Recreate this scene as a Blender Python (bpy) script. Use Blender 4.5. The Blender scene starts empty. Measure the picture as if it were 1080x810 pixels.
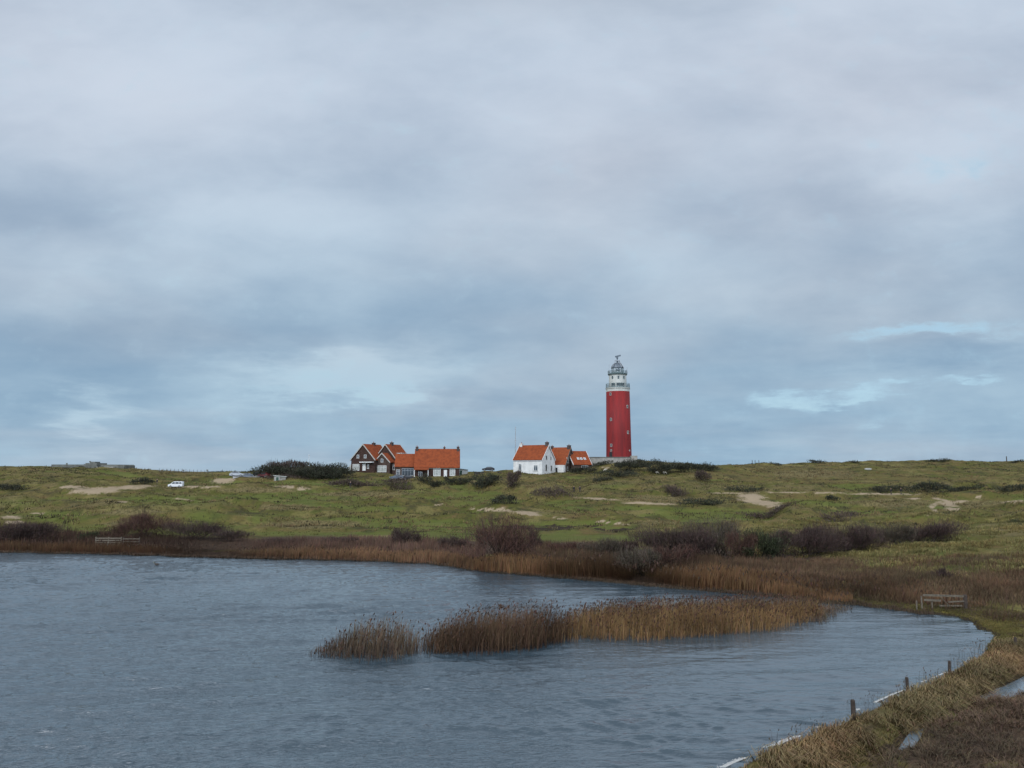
import bpy, bmesh, math, random
import numpy as np
from mathutils import Vector, Matrix

C = bpy.context.scene.collection
S = bpy.context.scene
R = math.radians
rng = np.random.default_rng(7)
random.seed(7)

# ------------------------------------------------------------------ camera
F = 786.0                      # focal length in photograph pixels (1080 wide)
CAMZ = 10.0
TILT = math.atan(92.0 / F)
ca, sa = math.cos(TILT), math.sin(TILT)
cam_d = bpy.data.cameras.new("camera")
cam_d.sensor_width = 36.0
cam_d.lens = F / 1080.0 * 36.0
cam_d.clip_start = 0.1
cam_d.clip_end = 30000
cam = bpy.data.objects.new("camera", cam_d)
cam.location = (0, 0, CAMZ)
cam.rotation_euler = (math.pi / 2 + TILT, 0, 0)
C.objects.link(cam)
S.camera = cam

# ------------------------------------------------------------------ light
SUN_EL, SUN_AZ = 38.0, 215.0      # azimuth: clockwise from +Y (behind the camera, to the left)
world = bpy.data.worlds.new("World")
S.world = world
world.use_nodes = True
sun_d = bpy.data.lights.new("sun", "SUN")
sun_d.energy = 1.4
sun_d.angle = R(14)
sun_d.color = (1.0, 0.95, 0.88)
sun = bpy.data.objects.new("sun", sun_d)
_d = Vector((math.sin(R(SUN_AZ)) * math.cos(R(SUN_EL)), math.cos(R(SUN_AZ)) * math.cos(R(SUN_EL)), math.sin(R(SUN_EL))))
sun.rotation_euler = _d.to_track_quat("Z", "Y").to_euler()
sun.location = (-50, -50, 120)
C.objects.link(sun)
S.view_settings.view_transform = "Standard"
S.view_settings.look = "None"
S.view_settings.exposure = 0.0
S.view_settings.gamma = 1.0
S.view_settings.use_curve_mapping = False
S.cycles.sample_clamp_direct = 2.0
S.cycles.max_bounces = 5
S.cycles.diffuse_bounces = 2
S.cycles.glossy_bounces = 3
S.cycles.use_adaptive_sampling = True


class NT:
    """small helper to wire shader nodes"""
    def __init__(s, tree):
        s.t = tree; s.n = tree.nodes; s.l = tree.links
    def node(s, kind, **kw):
        n = s.n.new(kind)
        for k, v in kw.items(): setattr(n, k, v)
        return n
    def put(s, sock, v):
        if isinstance(v, bpy.types.NodeSocket): s.l.new(v, sock)
        else: sock.default_value = v
    def math(s, op, a, b=0.0, c=0.0, clamp=False):
        n = s.node("ShaderNodeMath", operation=op, use_clamp=clamp)
        s.put(n.inputs[0], a); s.put(n.inputs[1], b); s.put(n.inputs[2], c)
        return n.outputs[0]
    def mix(s, f, a, b, mode="MIX"):
        n = s.node("ShaderNodeMix", data_type="RGBA", blend_type=mode)
        s.put(n.inputs[0], f); s.put(n.inputs[6], a if isinstance(a, bpy.types.NodeSocket) else (*a, 1)); s.put(n.inputs[7], b if isinstance(b, bpy.types.NodeSocket) else (*b, 1))
        return n.outputs[2]
    def noise(s, vec, scale, detail=4, rough=0.55, dist=0.0, out=0):
        n = s.node("ShaderNodeTexNoise")
        if vec is not None: s.put(n.inputs["Vector"], vec)
        n.inputs["Scale"].default_value = scale; n.inputs["Detail"].default_value = detail
        n.inputs["Roughness"].default_value = rough; n.inputs["Distortion"].default_value = dist
        return n.outputs[out]
    def ramp(s, f, lo, hi, a=0.0, b=1.0, smooth=True):
        n = s.node("ShaderNodeMapRange", interpolation_type="SMOOTHSTEP" if smooth else "LINEAR")
        s.put(n.inputs[0], f); n.inputs[1].default_value = lo; n.inputs[2].default_value = hi
        n.inputs[3].default_value = a; n.inputs[4].default_value = b
        return n.outputs[0]
    def comb(s, x, y, z):
        n = s.node("ShaderNodeCombineXYZ"); s.put(n.inputs[0], x); s.put(n.inputs[1], y); s.put(n.inputs[2], z); return n.outputs[0]


def build_sky():
    t = NT(world.node_tree); t.n.clear()
    out = t.node("ShaderNodeOutputWorld")
    sky = t.node("ShaderNodeTexSky", sky_type="NISHITA")
    sky.sun_disc = False; sky.sun_elevation = R(SUN_EL); sky.sun_rotation = R(SUN_AZ)
    sky.air_density = 1.0; sky.dust_density = 0.6; sky.ozone_density = 2.0
    tc = t.node("ShaderNodeTexCoord").outputs["Generated"]
    sp = t.node("ShaderNodeSeparateXYZ"); t.l.new(tc, sp.inputs[0])
    x, y, z = sp.outputs
    zz = t.math("ADD", t.math("MAXIMUM", z, 0.0), 0.13)
    plane = t.comb(t.math("DIVIDE", x, zz), t.math("DIVIDE", y, zz), 0.0)       # a cloud deck overhead
    yy = t.math("MAXIMUM", y, 0.25)
    az, el = t.math("DIVIDE", x, yy), t.math("DIVIDE", z, yy)
    # ragged edges for the individual cloud banks
    wob = t.node("ShaderNodeTexNoise"); t.put(wob.inputs["Vector"], plane)
    wob.inputs["Scale"].default_value = 1.7; wob.inputs["Detail"].default_value = 7; wob.inputs["Roughness"].default_value = 0.6
    ws = t.node("ShaderNodeSeparateColor"); t.l.new(wob.outputs["Color"], ws.inputs[0])
    azw = t.math("ADD", az, t.math("MULTIPLY", t.math("SUBTRACT", ws.outputs[0], 0.5), 0.26))
    elw = t.math("ADD", el, t.math("MULTIPLY", t.math("SUBTRACT", ws.outputs[1], 0.5), 0.13))

    def bank(px, py, rx, ry, amp):
        a = t.math("DIVIDE", t.math("SUBTRACT", azw, (px - 540) / F), rx / F)
        e = t.math("DIVIDE", t.math("SUBTRACT", elw, (497 - py) / F), ry / F)
        q = t.math("ADD", t.math("MULTIPLY", a, a), t.math("MULTIPLY", e, e))
        return t.math("MULTIPLY", t.math("EXPONENT", t.math("MULTIPLY", q, -1.0)), amp)

    def total(lst, gain=1.0):
        acc = None
        for b in lst:
            v = bank(*b[:4], b[4] * gain); acc = v if acc is None else t.math("ADD", acc, v)
        return acc
    n1 = t.noise(plane, 0.55, 6, 0.55, 0.6)
    n2 = t.noise(plane, 1.9, 8, 0.6, 0.4)
    n3 = t.noise(t.comb(t.math("MULTIPLY", az, 1.0), t.math("MULTIPLY", el, 2.2), 3.7), 3.6, 7, 0.52, 0.2)
    n4 = t.noise(t.comb(t.math("MULTIPLY", az, 1.0), t.math("MULTIPLY", el, 1.9), 9.1), 9.0, 7, 0.56, 0.25)
    b = t.math("ADD", t.math("MULTIPLY", t.math("SUBTRACT", n1, 0.5), 0.50), t.math("MULTIPLY", t.math("SUBTRACT", n2, 0.5), 0.36))
    b = t.math("ADD", b, t.math("MULTIPLY", t.math("SUBTRACT", n3, 0.5), 0.70))
    b = t.math("ADD", b, t.math("MULTIPLY", t.math("SUBTRACT", n4, 0.5), 0.34))
    b = t.math("ADD", b, t.math("MULTIPLY", el, 0.30))                              # thicker, darker deck towards the horizon
    b = t.math("ADD", b, total([(110, 70, 190, 70, .16), (-20, 205, 190, 38, -.20), (250, 215, 130, 32, .26), (150, 290, 190, 40, .04),
                                (400, 330, 190, 40, -.10), (110, 370, 200, 45, -.14), (360, 398, 120, 24, .42), (88, 442, 34, 20, .34),
                                (700, 150, 130, 80, -.10), (900, 190, 70, 60, -.16), (1025, 185, 55, 50, .18), (620, 110, 90, 50, .08),
                                (750, 300, 140, 40, .10), (930, 300, 120, 30, -.10), (1000, 372, 110, 16, -.18), (560, 440, 260, 30, -.04)], 1.5))
    bright = t.ramp(b, -0.42, 0.55)
    warm = t.ramp(t.noise(plane, 0.4, 3), 0.42, 0.62)
    lift = t.ramp(el, 0.05, 0.55)
    dark = t.mix(lift, t.mix(warm, (0.235, 0.372, 0.520), (0.275, 0.385, 0.510)), t.mix(warm, (0.345, 0.435, 0.560), (0.385, 0.445, 0.550)))
    lite = t.mix(lift, t.mix(warm, (0.450, 0.610, 0.730), (0.50, 0.615, 0.715)), t.mix(warm, (0.585, 0.670, 0.785), (0.62, 0.668, 0.760)))
    cl = t.mix(bright, dark, lite)
    # extra brightness added to the unseen sky behind the camera, lighting what faces it
    zen = t.ramp(y, 0.15, -0.6, 1.0, 3.1)
    over = t.math("MULTIPLY", t.ramp(z, 0.50, 0.72), t.ramp(y, -0.1, 0.25))      # unseen darkening added overhead, so steep ripples reflect a darker sky
    zen = t.math("MULTIPLY", zen, t.math("SUBTRACT", 1.0, t.math("MULTIPLY", over, 0.58)))
    c1 = t.node("ShaderNodeBackground"); t.put(c1.inputs[0], cl); t.put(c1.inputs[1], zen)
    # blue openings, edged with bright torn cloud
    gap = total([(990, 347, 85, 8, 1.05), (845, 420, 45, 11, .80), (905, 414, 26, 9, .75), (960, 410, 24, 7, .75), (1025, 402, 34, 6, .9), (1040, 160, 60, 26, .35), (345, 420, 80, 6, .6), (340, 392, 55, 12, .45), (420, 412, 40, 6, .5)])
    fine = t.noise(t.comb(az, t.math("MULTIPLY", el, 1.5), 5.3), 24.0, 6, 0.6, 0.3)
    gap = t.math("ADD", gap, t.math("MULTIPLY", t.math("SUBTRACT", t.math("ADD", t.math("MULTIPLY", n4, .4), t.math("MULTIPLY", fine, .6)), 0.5), 2.3))
    gf = t.ramp(gap, 0.35, 1.25, 0.0, 0.30)
    c2 = t.node("ShaderNodeBackground"); t.l.new(sky.outputs[0], c2.inputs[0]); c2.inputs[1].default_value = 0.10
    rim = t.ramp(gap, 0.05, 1.1)
    cl2 = t.mix(t.math("MULTIPLY", rim, 0.85), cl, t.mix(t.ramp(x, -.1, .25), (0.47, 0.66, 0.78), (0.44, 0.66, 0.81)))
    t.put(c1.inputs[0], cl2)
    ms = t.node("ShaderNodeMixShader"); t.put(ms.inputs[0], gf)
    t.l.new(c1.outputs[0], ms.inputs[1]); t.l.new(c2.outputs[0], ms.inputs[2])
    t.l.new(ms.outputs[0], out.inputs[0])
build_sky()


# ------------------------------------------------------------------ maths helpers
def P(px, py, Y):
    """world point that the photograph shows at (px, py), Y metres ahead"""
    u, v = (px - 540) / F, (405 - py) / F
    t = Y / (ca - v * sa)
    return Vector((u * t, Y, CAMZ + t * (sa + v * ca)))


def W0(px, py, z=0.0):
    u, v = (px - 540) / F, (405 - py) / F
    t = (z - CAMZ) / (sa + v * ca)
    return (u * t, t * (ca - v * sa))


def proj(x, y, z):
    d = y * ca + (z - CAMZ) * sa
    d = np.maximum(d, 0.1)
    return 540 + F * x / d, 405 - F * (-y * sa + (z - CAMZ) * ca) / d


def mpp(Y, z=CAMZ): return (Y * ca + (z - CAMZ) * sa) / F


def _hash(i, j, seed):
    n = (i.astype(np.int64) * 374761393 + j.astype(np.int64) * 668265263 + seed * 144665) & 0x7fffffff
    n = ((n ^ (n >> 13)) * 1274126177) & 0x7fffffff
    n = (n ^ (n >> 16)) & 0xffff
    return n / 65535.0


def vnoise(x, y, seed=0):
    i, j = np.floor(x), np.floor(y)
    fx, fy = x - i, y - j
    fx = fx * fx * fx * (fx * (fx * 6 - 15) + 10); fy = fy * fy * fy * (fy * (fy * 6 - 15) + 10)
    a, b = _hash(i, j, seed), _hash(i + 1, j, seed)
    c, d = _hash(i, j + 1, seed), _hash(i + 1, j + 1, seed)
    return (a + (b - a) * fx) * (1 - fy) + (c + (d - c) * fx) * fy - 0.5


def fbm(x, y, seed=0, o=4):
    s, a, t = 0, 1.0, 0
    for k in range(o):
        s = s + a * vnoise(x * 2 ** k + 17.3 * k, y * 2 ** k - 9.1 * k, seed + k); t += a; a *= 0.5
    return s / t * 2


def sstep(a, b, v):
    t = np.clip((v - a) / (b - a), 0, 1); return t * t * (3 - 2 * t)


def seg_dist(pts, x, y):
    d = np.full(x.shape, 1e9)
    for (ax, ay), (bx, by) in zip(pts[:-1], pts[1:]):
        vx, vy = bx - ax, by - ay
        t = np.clip(((x - ax) * vx + (y - ay) * vy) / (vx * vx + vy * vy + 1e-9), 0, 1)
        d = np.minimum(d, np.hypot(x - ax - t * vx, y - ay - t * vy))
    return d


def inside(poly, x, y):
    r = np.zeros(x.shape, bool); n = len(poly)
    for k in range(n):
        ax, ay = poly[k]; bx, by = poly[(k + 1) % n]
        cnd = ((ay > y) != (by > y)) & (x < (bx - ax) * (y - ay) / (by - ay + 1e-12) + ax)
        r ^= cnd
    return r


# ------------------------------------------------------------------ terrain
far_px = [(-700, 579), (-300, 581), (0, 583), (70, 584.5), (140, 586), (205, 588.5), (270, 590), (340, 591), (400, 593), (450, 595), (475, 598), (490, 601), (512, 604),
          (540, 606), (600, 611), (645, 614.5), (690, 619), (760, 625), (820, 630), (862, 634), (872, 637), (885, 637.5), (905, 638), (920, 641), (940, 643), (955, 645), (970, 648), (985, 648.5), (1000, 650), (1010, 652), (1022, 655), (1029, 661), (1032, 664), (1042, 667), (1047.6, 670.5), (1046, 676), (1040, 683)]
dike_px = [(1040, 683), (1033, 691), (1020, 700), (985, 715), (955, 728), (900, 752), (850, 775), (800, 795), (757, 812)]
FAR = [W0(*p) for p in far_px]
DIKE = [W0(*p) for p in dike_px]
DIKE = DIKE[:1] + [(p[0] + .6 * k, p[1] - .8 * k) for p, k in zip(DIKE[1:], (.2, .4, .55, .6, .62, .62, .62, .62))] + [(3.0, 21.8), (-2.5, 19.4), (-12, 17.0), (-30, 18.0)]
SHORE = FAR + DIKE[1:] + [(-60, 24), (-110, 50), (-140, 90)]
PUD1 = [W0(*p, .12) for p in [(1027, 741), (1045, 729), (1062, 723), (1082, 713), (1110, 700), (1110, 718), (1085, 731), (1066, 738), (1047, 741)]]
PUD2 = [W0(*p, .12) for p in [(949, 789), (956, 778), (963, 769), (973, 769), (970, 778), (960, 791)]]

cols = {  # photograph column -> (photograph row, metres ahead)
    -400: [(578, 98), (555, 125), (535, 160), (510, 200), (495, 240), (496, 290)],
    0: [(575, 97), (558, 120), (545, 140), (530, 165), (515, 190), (505, 210), (497, 225), (492.5, 242), (495, 262), (499, 300)],
    80: [(575, 97), (556, 120), (541, 140), (526, 166), (519, 178), (512, 190), (503, 212), (497, 228), (492.5, 244), (494, 262), (499, 300)],
    140: [(575, 97), (555, 120), (540, 140), (525, 168), (515, 190), (508, 208), (500, 225), (493, 245), (496, 262), (500, 300)],
    195: [(575, 97), (555, 120), (540, 145), (525, 170), (516, 190), (511, 204), (506, 220), (498, 248), (499.5, 300)],
    265: [(577, 95), (557, 120), (542, 145), (527, 170), (515, 195), (509, 215), (506, 230), (500.5, 250), (500, 300)],
    325: [(577, 95), (557, 120), (542, 145), (527, 170), (514, 195), (508, 215), (504, 233), (491, 258), (492, 270), (500, 310)],
    395: [(578, 93), (559, 117), (543, 145), (528, 170), (515, 197), (509, 215), (503, 233), (498, 245), (497.5, 270), (499.5, 310)],
    460: [(582, 90), (562, 112), (547, 138), (530, 167), (517, 195), (511, 215), (506, 230), (503.4, 239), (500, 262), (500, 310)],
    515: [(587, 85), (567, 106), (550, 132), (535, 160), (522, 186), (513, 210), (505, 230), (498, 250), (497.5, 270), (500, 310)],
    567: [(590, 82), (570, 104), (553, 128), (538, 156), (526, 182), (514, 208), (504, 230), (499, 242), (496, 262), (500, 310)],
    610: [(593, 80), (573, 100), (555, 127), (540, 154), (527, 180), (517, 202), (504, 230), (499, 245), (492, 262), (498, 310)],
    652: [(597, 77), (577, 97), (557, 125), (542, 151), (529, 178), (517, 203), (505, 228), (498, 240), (485, 256), (483, 270), (498, 320)],
    740: [(605, 72), (585, 90), (563, 117), (547, 143), (533, 172), (520, 200), (508, 226), (498, 245), (490, 262), (490, 280), (499, 330)],
    800: [(612, 68), (592, 85), (568, 110), (550, 138), (536, 166), (524, 192), (518.5, 205), (508, 235), (490, 285), (489.5, 300), (499, 350)],
    900: [(622, 62), (605, 71), (588, 85), (567, 108), (548, 138), (532, 168), (524, 190), (519.5, 204), (511, 230), (488, 300), (488, 315), (498, 370)],
    1000: [(634, 57), (612, 65), (596, 76), (578, 92), (562, 110), (548, 133), (534, 163), (525, 188), (519, 206), (507, 240), (486, 310), (486, 325), (498, 380)],
    1080: [(640, 53), (622, 61), (602, 71), (580, 86), (562, 104), (548, 126), (536, 154), (525, 185), (517, 206), (505, 240), (486, 312), (486, 325), (498, 380)],
    1500: [(650, 50), (615, 61), (590, 71), (560, 86), (545, 104), (535, 126), (525, 154), (515, 185), (508, 206), (500, 240), (483, 312), (484, 325), (496, 380)],
}
YG = np.arange(15.0, 402.0, 1.0)
CG = np.arange(-400.0, 1501.0, 10.0)
_t = []
for c_, pts in sorted(cols.items()):
    ys = [15.0, pts[0][1] - 22] + [p[1] for p in pts] + [402]
    zs = [0.5, 0.5] + [P(c_, p[0], p[1]).z for p in pts] + [6.0]
    _t.append(np.interp(YG, ys, zs))
_t = np.array(_t)
_k = np.array(sorted(cols))
TAB = np.array([np.interp(CG, _k, _t[:, j]) for j in range(len(YG))]).T     # (C, Y)
def _gauss(a, s, ax):
    r = int(3 * s) + 1; k = np.exp(-0.5 * (np.arange(-r, r + 1) / s) ** 2); k /= k.sum()
    pad = [(0, 0), (0, 0)]; pad[ax] = (r, r); b = np.pad(a, pad, mode="edge")
    return np.apply_along_axis(lambda v: np.convolve(v, k, "valid"), ax, b)
TAB = _gauss(_gauss(TAB, 3.0, 1), 1.1, 0)


def hummock(x, y):
    a = fbm(x / 26 + 3 * fbm(x / 40, y / 30, 203, 2), y / 15, 201, 3)
    return 1.9 * np.maximum(a, -.25) + .5 * (1 - np.abs(fbm(x / 15, y / 9, 202, 2)) * 2) * sstep(-.1, .3, a) - .2


def H(x, y):
    """terrain height"""
    x = np.asarray(x, float); y = np.asarray(y, float)
    c = 540 + F * x / (ca * np.maximum(y, 14.0))
    ci = np.clip((c - CG[0]) / 10.0, 0, len(CG) - 1.001); yi = np.clip(y - YG[0], 0, len(YG) - 1.001)
    a, b = ci.astype(int), yi.astype(int); fa, fb = ci - a, yi - b
    L = (TAB[a, b] * (1 - fa) + TAB[a + 1, b] * fa) * (1 - fb) + (TAB[a, b + 1] * (1 - fa) + TAB[a + 1, b + 1] * fa) * fb
    L = np.where(y > 400, 6.0 - 3.0 * sstep(400, 1500, y), L)
    amp = sstep(98, 135, y) * (1 - 0.55 * sstep(215, 240, y)) * (1 - sstep(300, 400, y))
    low = sum(np.exp(-((c - q) / w) ** 2) for q, w in ((182, 26), (369, 12), (608, 14), (945, 16)))      # flat ground where van and walkers are
    L = L + amp * (1.35 * hummock(x, y) * (1 - .95 * np.clip(low, 0, 1) * sstep(135, 155, y)) + 0.6 * fbm(x / 22, y / 11, 3, 4) + 0.85 * np.maximum(0, fbm(x / 11, y / 7, 13, 3) - .12) + 0.42 * fbm(x / 5.0, y / 3.2, 9, 3) - .12) - .35 * np.clip(low, 0, 1) * sstep(140, 160, y) * (1 - sstep(195, 206, y))
    L = L + sstep(205, 245, y) * (1 - sstep(330, 380, y)) * (.45 * fbm(x / 9, y / 9, 15, 3) + .22 * fbm(x / 2.5, y / 2.5, 16, 2))
    near = sstep(52, 66, y) * (1 - sstep(98, 135, y)) * sstep(20, 35, x)
    L = L + near * (0.55 * fbm(x / 9, y / 6, 5, 4) + 0.25)
    sd = seg_dist(SHORE + [SHORE[0]], x, y) * np.where(inside(SHORE, x, y), -1, 1)
    edge = sd + 0.35 * fbm(x / 1.6, y / 1.6, 21, 3)
    land = L * sstep(0, 7, sd) + 0.22 * sstep(0, 0.5, edge) * (1 - sstep(0, 7, sd))
    # the grassy bank with the ditch behind it, lower right
    dd = seg_dist(DIKE, x, y)
    dn = dd + 0.3 * fbm(x / 1.5, y / 1.5, 31, 3)
    dk = np.interp(dn, [0, .2, .6, 1.2, 1.6, 1.95, 2.5, 2.9, 4.2, 8, 14], [0, .28, .50, .56, .46, .14, .12, .34, .52, .62, .5])
    dk = dk + 0.26 * fbm(x / 1.0, y / 1.0, 41, 3) * sstep(0.2, 0.8, dd)
    wdk = (1 - sstep(9, 16, dd)) * (1 - sstep(39, 46, y)) * sstep(14, 19, y)
    land = land * (1 - wdk) + dk * wdk
    for pd in (PUD1, PUD2):
        s = seg_dist(pd + [pd[0]], x, y) * np.where(inside(pd, x, y), -1, 1)
        land = np.where(s < 0.3, np.minimum(land, 0.02 + 0.6 * np.maximum(s, -0.05)) , land)
    z = np.where(sd > 0, land, np.maximum(-1.3, 0.45 * sd - 0.03))
    hill = 8.4 - 0.47 * y + 0.25 * fbm(x / 3, y / 3, 51, 3)
    hill = np.minimum(hill, 8.4 + 0.3 * fbm(x / 9, y / 9, 52, 3)) - np.maximum(np.abs(x) - 30, 0) * 0.03
    return np.where(y < 22, np.maximum(z, hill), z)


def Hs(x, y): return float(H(np.array([x]), np.array([y]))[0])


def G(px, py, y0=20.0, y1=330.0):
    """first point of the terrain on the line of sight through (px, py)"""
    u, v = (px - 540) / F, (405 - py) / F
    ys = np.arange(y0, y1, .05 if y0 < 60 else .15); t = ys / (ca - v * sa); zz = CAMZ + t * (sa + v * ca)
    k = np.nonzero(H(u * t, ys) >= zz)[0]
    k = k[0] if len(k) else len(ys) - 1
    return float(u * t[k]), float(ys[k]), float(zz[k])


# ------------------------------------------------------------------ mesh helpers
def link(o, parent=None):
    C.objects.link(o)
    if parent is not None: o.parent = parent
    return o


def mesh_np(name, v, f, mat, parent=None, col=None, smooth=False):
    """v (N,3), f (M,k) -> object; optional per-vertex colours"""
    v = np.ascontiguousarray(v, np.float32); f = np.ascontiguousarray(f, np.int32)
    me = bpy.data.meshes.new(name)
    me.vertices.add(len(v)); me.vertices.foreach_set("co", v.ravel())
    k = f.shape[1]
    me.loops.add(f.size); me.loops.foreach_set("vertex_index", f.ravel())
    me.polygons.add(len(f))
    me.polygons.foreach_set("loop_start", np.arange(0, f.size, k, dtype=np.int32))
    me.polygons.foreach_set("loop_total", np.full(len(f), k, np.int32))
    if smooth: me.polygons.foreach_set("use_smooth", np.ones(len(f), bool))
    me.update(calc_edges=True)
    if col is not None:
        for an, cv in (col.items() if isinstance(col, dict) else [("tint", col)]):
            a = me.attributes.new(an, "FLOAT_COLOR", "POINT")
            cc = np.ones((len(v), 4), np.float32); cc[:, :3] = cv
            a.data.foreach_set("color", cc.ravel())
    me.materials.append(mat)
    return link(bpy.data.objects.new(name, me), parent)


def obj(name, bm, mat, parent=None, smooth=False):
    bmesh.ops.recalc_face_normals(bm, faces=bm.faces)
    me = bpy.data.meshes.new(name); bm.to_mesh(me); bm.free()
    for m in (mat if isinstance(mat, (list, tuple)) else [mat]): me.materials.append(m)
    if smooth:
        for p in me.polygons: p.use_smooth = True
    return link(bpy.data.objects.new(name, me), parent)


def tag(o, label=None, cat=None, group=None, kind=None):
    if label: o["label"] = label
    if cat: o["category"] = cat
    if group: o["group"] = group
    if kind: o["kind"] = kind
    return o


def thing(name, label, cat, loc, rz=0, group=None, scale=1.0):
    o = bpy.data.objects.new(name, None); o.empty_display_size = 0.5
    C.objects.link(o); o.location = loc; o.rotation_euler = (0, 0, rz); o.scale = (scale,) * 3
    return tag(o, label, cat, group)


def dup(root, loc, rz, label, group=None, scale=None):
    r = root.copy(); C.objects.link(r); r.location = loc; r.rotation_euler = (0, 0, rz)
    if scale is not None: r.scale = scale if hasattr(scale, "__len__") else (scale,) * 3
    tag(r, label, None, group)
    for ch in list(root.children):
        c = ch.copy(); C.objects.link(c); c.parent = r
        for g in list(ch.children):
            d = g.copy(); C.objects.link(d); d.parent = c
    return r


def box(bm, x0, x1, y0, y1, z0, z1, M=None):
    vs = [bm.verts.new(Vector(p)) for p in ((x0, y0, z0), (x1, y0, z0), (x1, y1, z0), (x0, y1, z0), (x0, y0, z1), (x1, y0, z1), (x1, y1, z1), (x0, y1, z1))]
    if M is not None:
        for v in vs: v.co = M @ v.co
    for q in ((0, 3, 2, 1), (4, 5, 6, 7), (0, 1, 5, 4), (1, 2, 6, 5), (2, 3, 7, 6), (3, 0, 4, 7)): bm.faces.new([vs[i] for i in q])


def tube(bm, a, b, r0, r1=None, n=6):
    a, b = Vector(a), Vector(b); r1 = r0 if r1 is None else r1
    q = (b - a).to_track_quat("Z", "Y")
    A = [bm.verts.new(a + q @ Vector((r0 * math.cos(2 * math.pi * k / n), r0 * math.sin(2 * math.pi * k / n), 0))) for k in range(n)]
    B = [bm.verts.new(b + q @ Vector((r1 * math.cos(2 * math.pi * k / n), r1 * math.sin(2 * math.pi * k / n), 0))) for k in range(n)]
    for k in range(n): bm.faces.new((A[k], A[(k + 1) % n], B[(k + 1) % n], B[k]))
    bm.faces.new(A[::-1]); bm.faces.new(B)


def lathe(bm, prof, n=40, center=(0, 0)):
    rings = []
    for r, z in prof:
        if r < 1e-4: rings.append([bm.verts.new((center[0], center[1], z))])
        else: rings.append([bm.verts.new((center[0] + r * math.cos(2 * math.pi * k / n), center[1] + r * math.sin(2 * math.pi * k / n), z)) for k in range(n)])
    for a, b in zip(rings[:-1], rings[1:]):
        for k in range(n):
            q = [a[k % len(a)], a[(k + 1) % len(a)], b[(k + 1) % len(b)], b[k % len(b)]]
            q = list(dict.fromkeys(q))
            if len(q) > 2: bm.faces.new(q)
    if len(rings[0]) > 1: bm.faces.new(rings[0][::-1])
    if len(rings[-1]) > 1: bm.faces.new(rings[-1])


def extrude_poly(bm, pts, y0, y1, M=None, inset=0.0):
    """polygon in x-z extruded along y"""
    A = [bm.verts.new((p[0], y0, p[1])) for p in pts]; B = [bm.verts.new((p[0], y1, p[1])) for p in pts]
    n = len(pts)
    for k in range(n): bm.faces.new((A[k], A[(k + 1) % n], B[(k + 1) % n], B[k]))
    bm.faces.new(A[::-1]); bm.faces.new(B)
    if M is not None:
        for v in A + B: v.co = M @ v.co


# ------------------------------------------------------------------ materials
def mat(name, col, rough=0.7, var=0.25, scale=3.0, metal=0.0, bump=0.0, bscale=20.0, col2=None, spec=0.4, zs=1.0):
    m = bpy.data.materials.new(name); m.use_nodes = True
    t = NT(m.node_tree); b = t.n["Principled BSDF"]
    g = t.node("ShaderNodeTexCoord").outputs["Object"]
    if zs != 1.0:      # long vertical weather streaks
        q = t.node("ShaderNodeVectorMath", operation="MULTIPLY"); t.l.new(g, q.inputs[0]); q.inputs[1].default_value = (1, 1, zs); g = q.outputs[0]
    n = t.noise(g, scale, 6, 0.62)
    c2 = col2 if col2 else tuple(c * (1 - var) for c in col)
    t.put(b.inputs["Base Color"], t.mix(t.ramp(n, 0.35, 0.68), col, c2))
    b.inputs["Roughness"].default_value = rough; b.inputs["Metallic"].default_value = metal
    b.inputs["Specular IOR Level"].default_value = spec
    if bump:
        bn = t.node("ShaderNodeBump"); bn.inputs["Strength"].default_value = bump; bn.inputs["Distance"].default_value = 0.05
        t.put(bn.inputs["Height"], t.noise(g, bscale, 4)); t.l.new(bn.outputs[0], b.inputs["Normal"])
    return m


def tint_mat(name, rough=0.85, spec=0.15, trans=0.0):
    """colour of each blade or twig comes from its own tint"""
    m = bpy.data.materials.new(name); m.use_nodes = True
    t = NT(m.node_tree); b = t.n["Principled BSDF"]
    a = t.node("ShaderNodeAttribute", attribute_name="tint")
    g = t.node("ShaderNodeNewGeometry").outputs["Position"]
    n = t.ramp(t.noise(g, 0.7, 4), 0.3, 0.7, 0.8, 1.2)
    t.put(b.inputs["Base Color"], t.mix(1.0, a.outputs["Color"], t.comb(n, n, n), "MULTIPLY"))
    b.inputs["Roughness"].default_value = rough; b.inputs["Specular IOR Level"].default_value = spec
    return m


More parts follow.
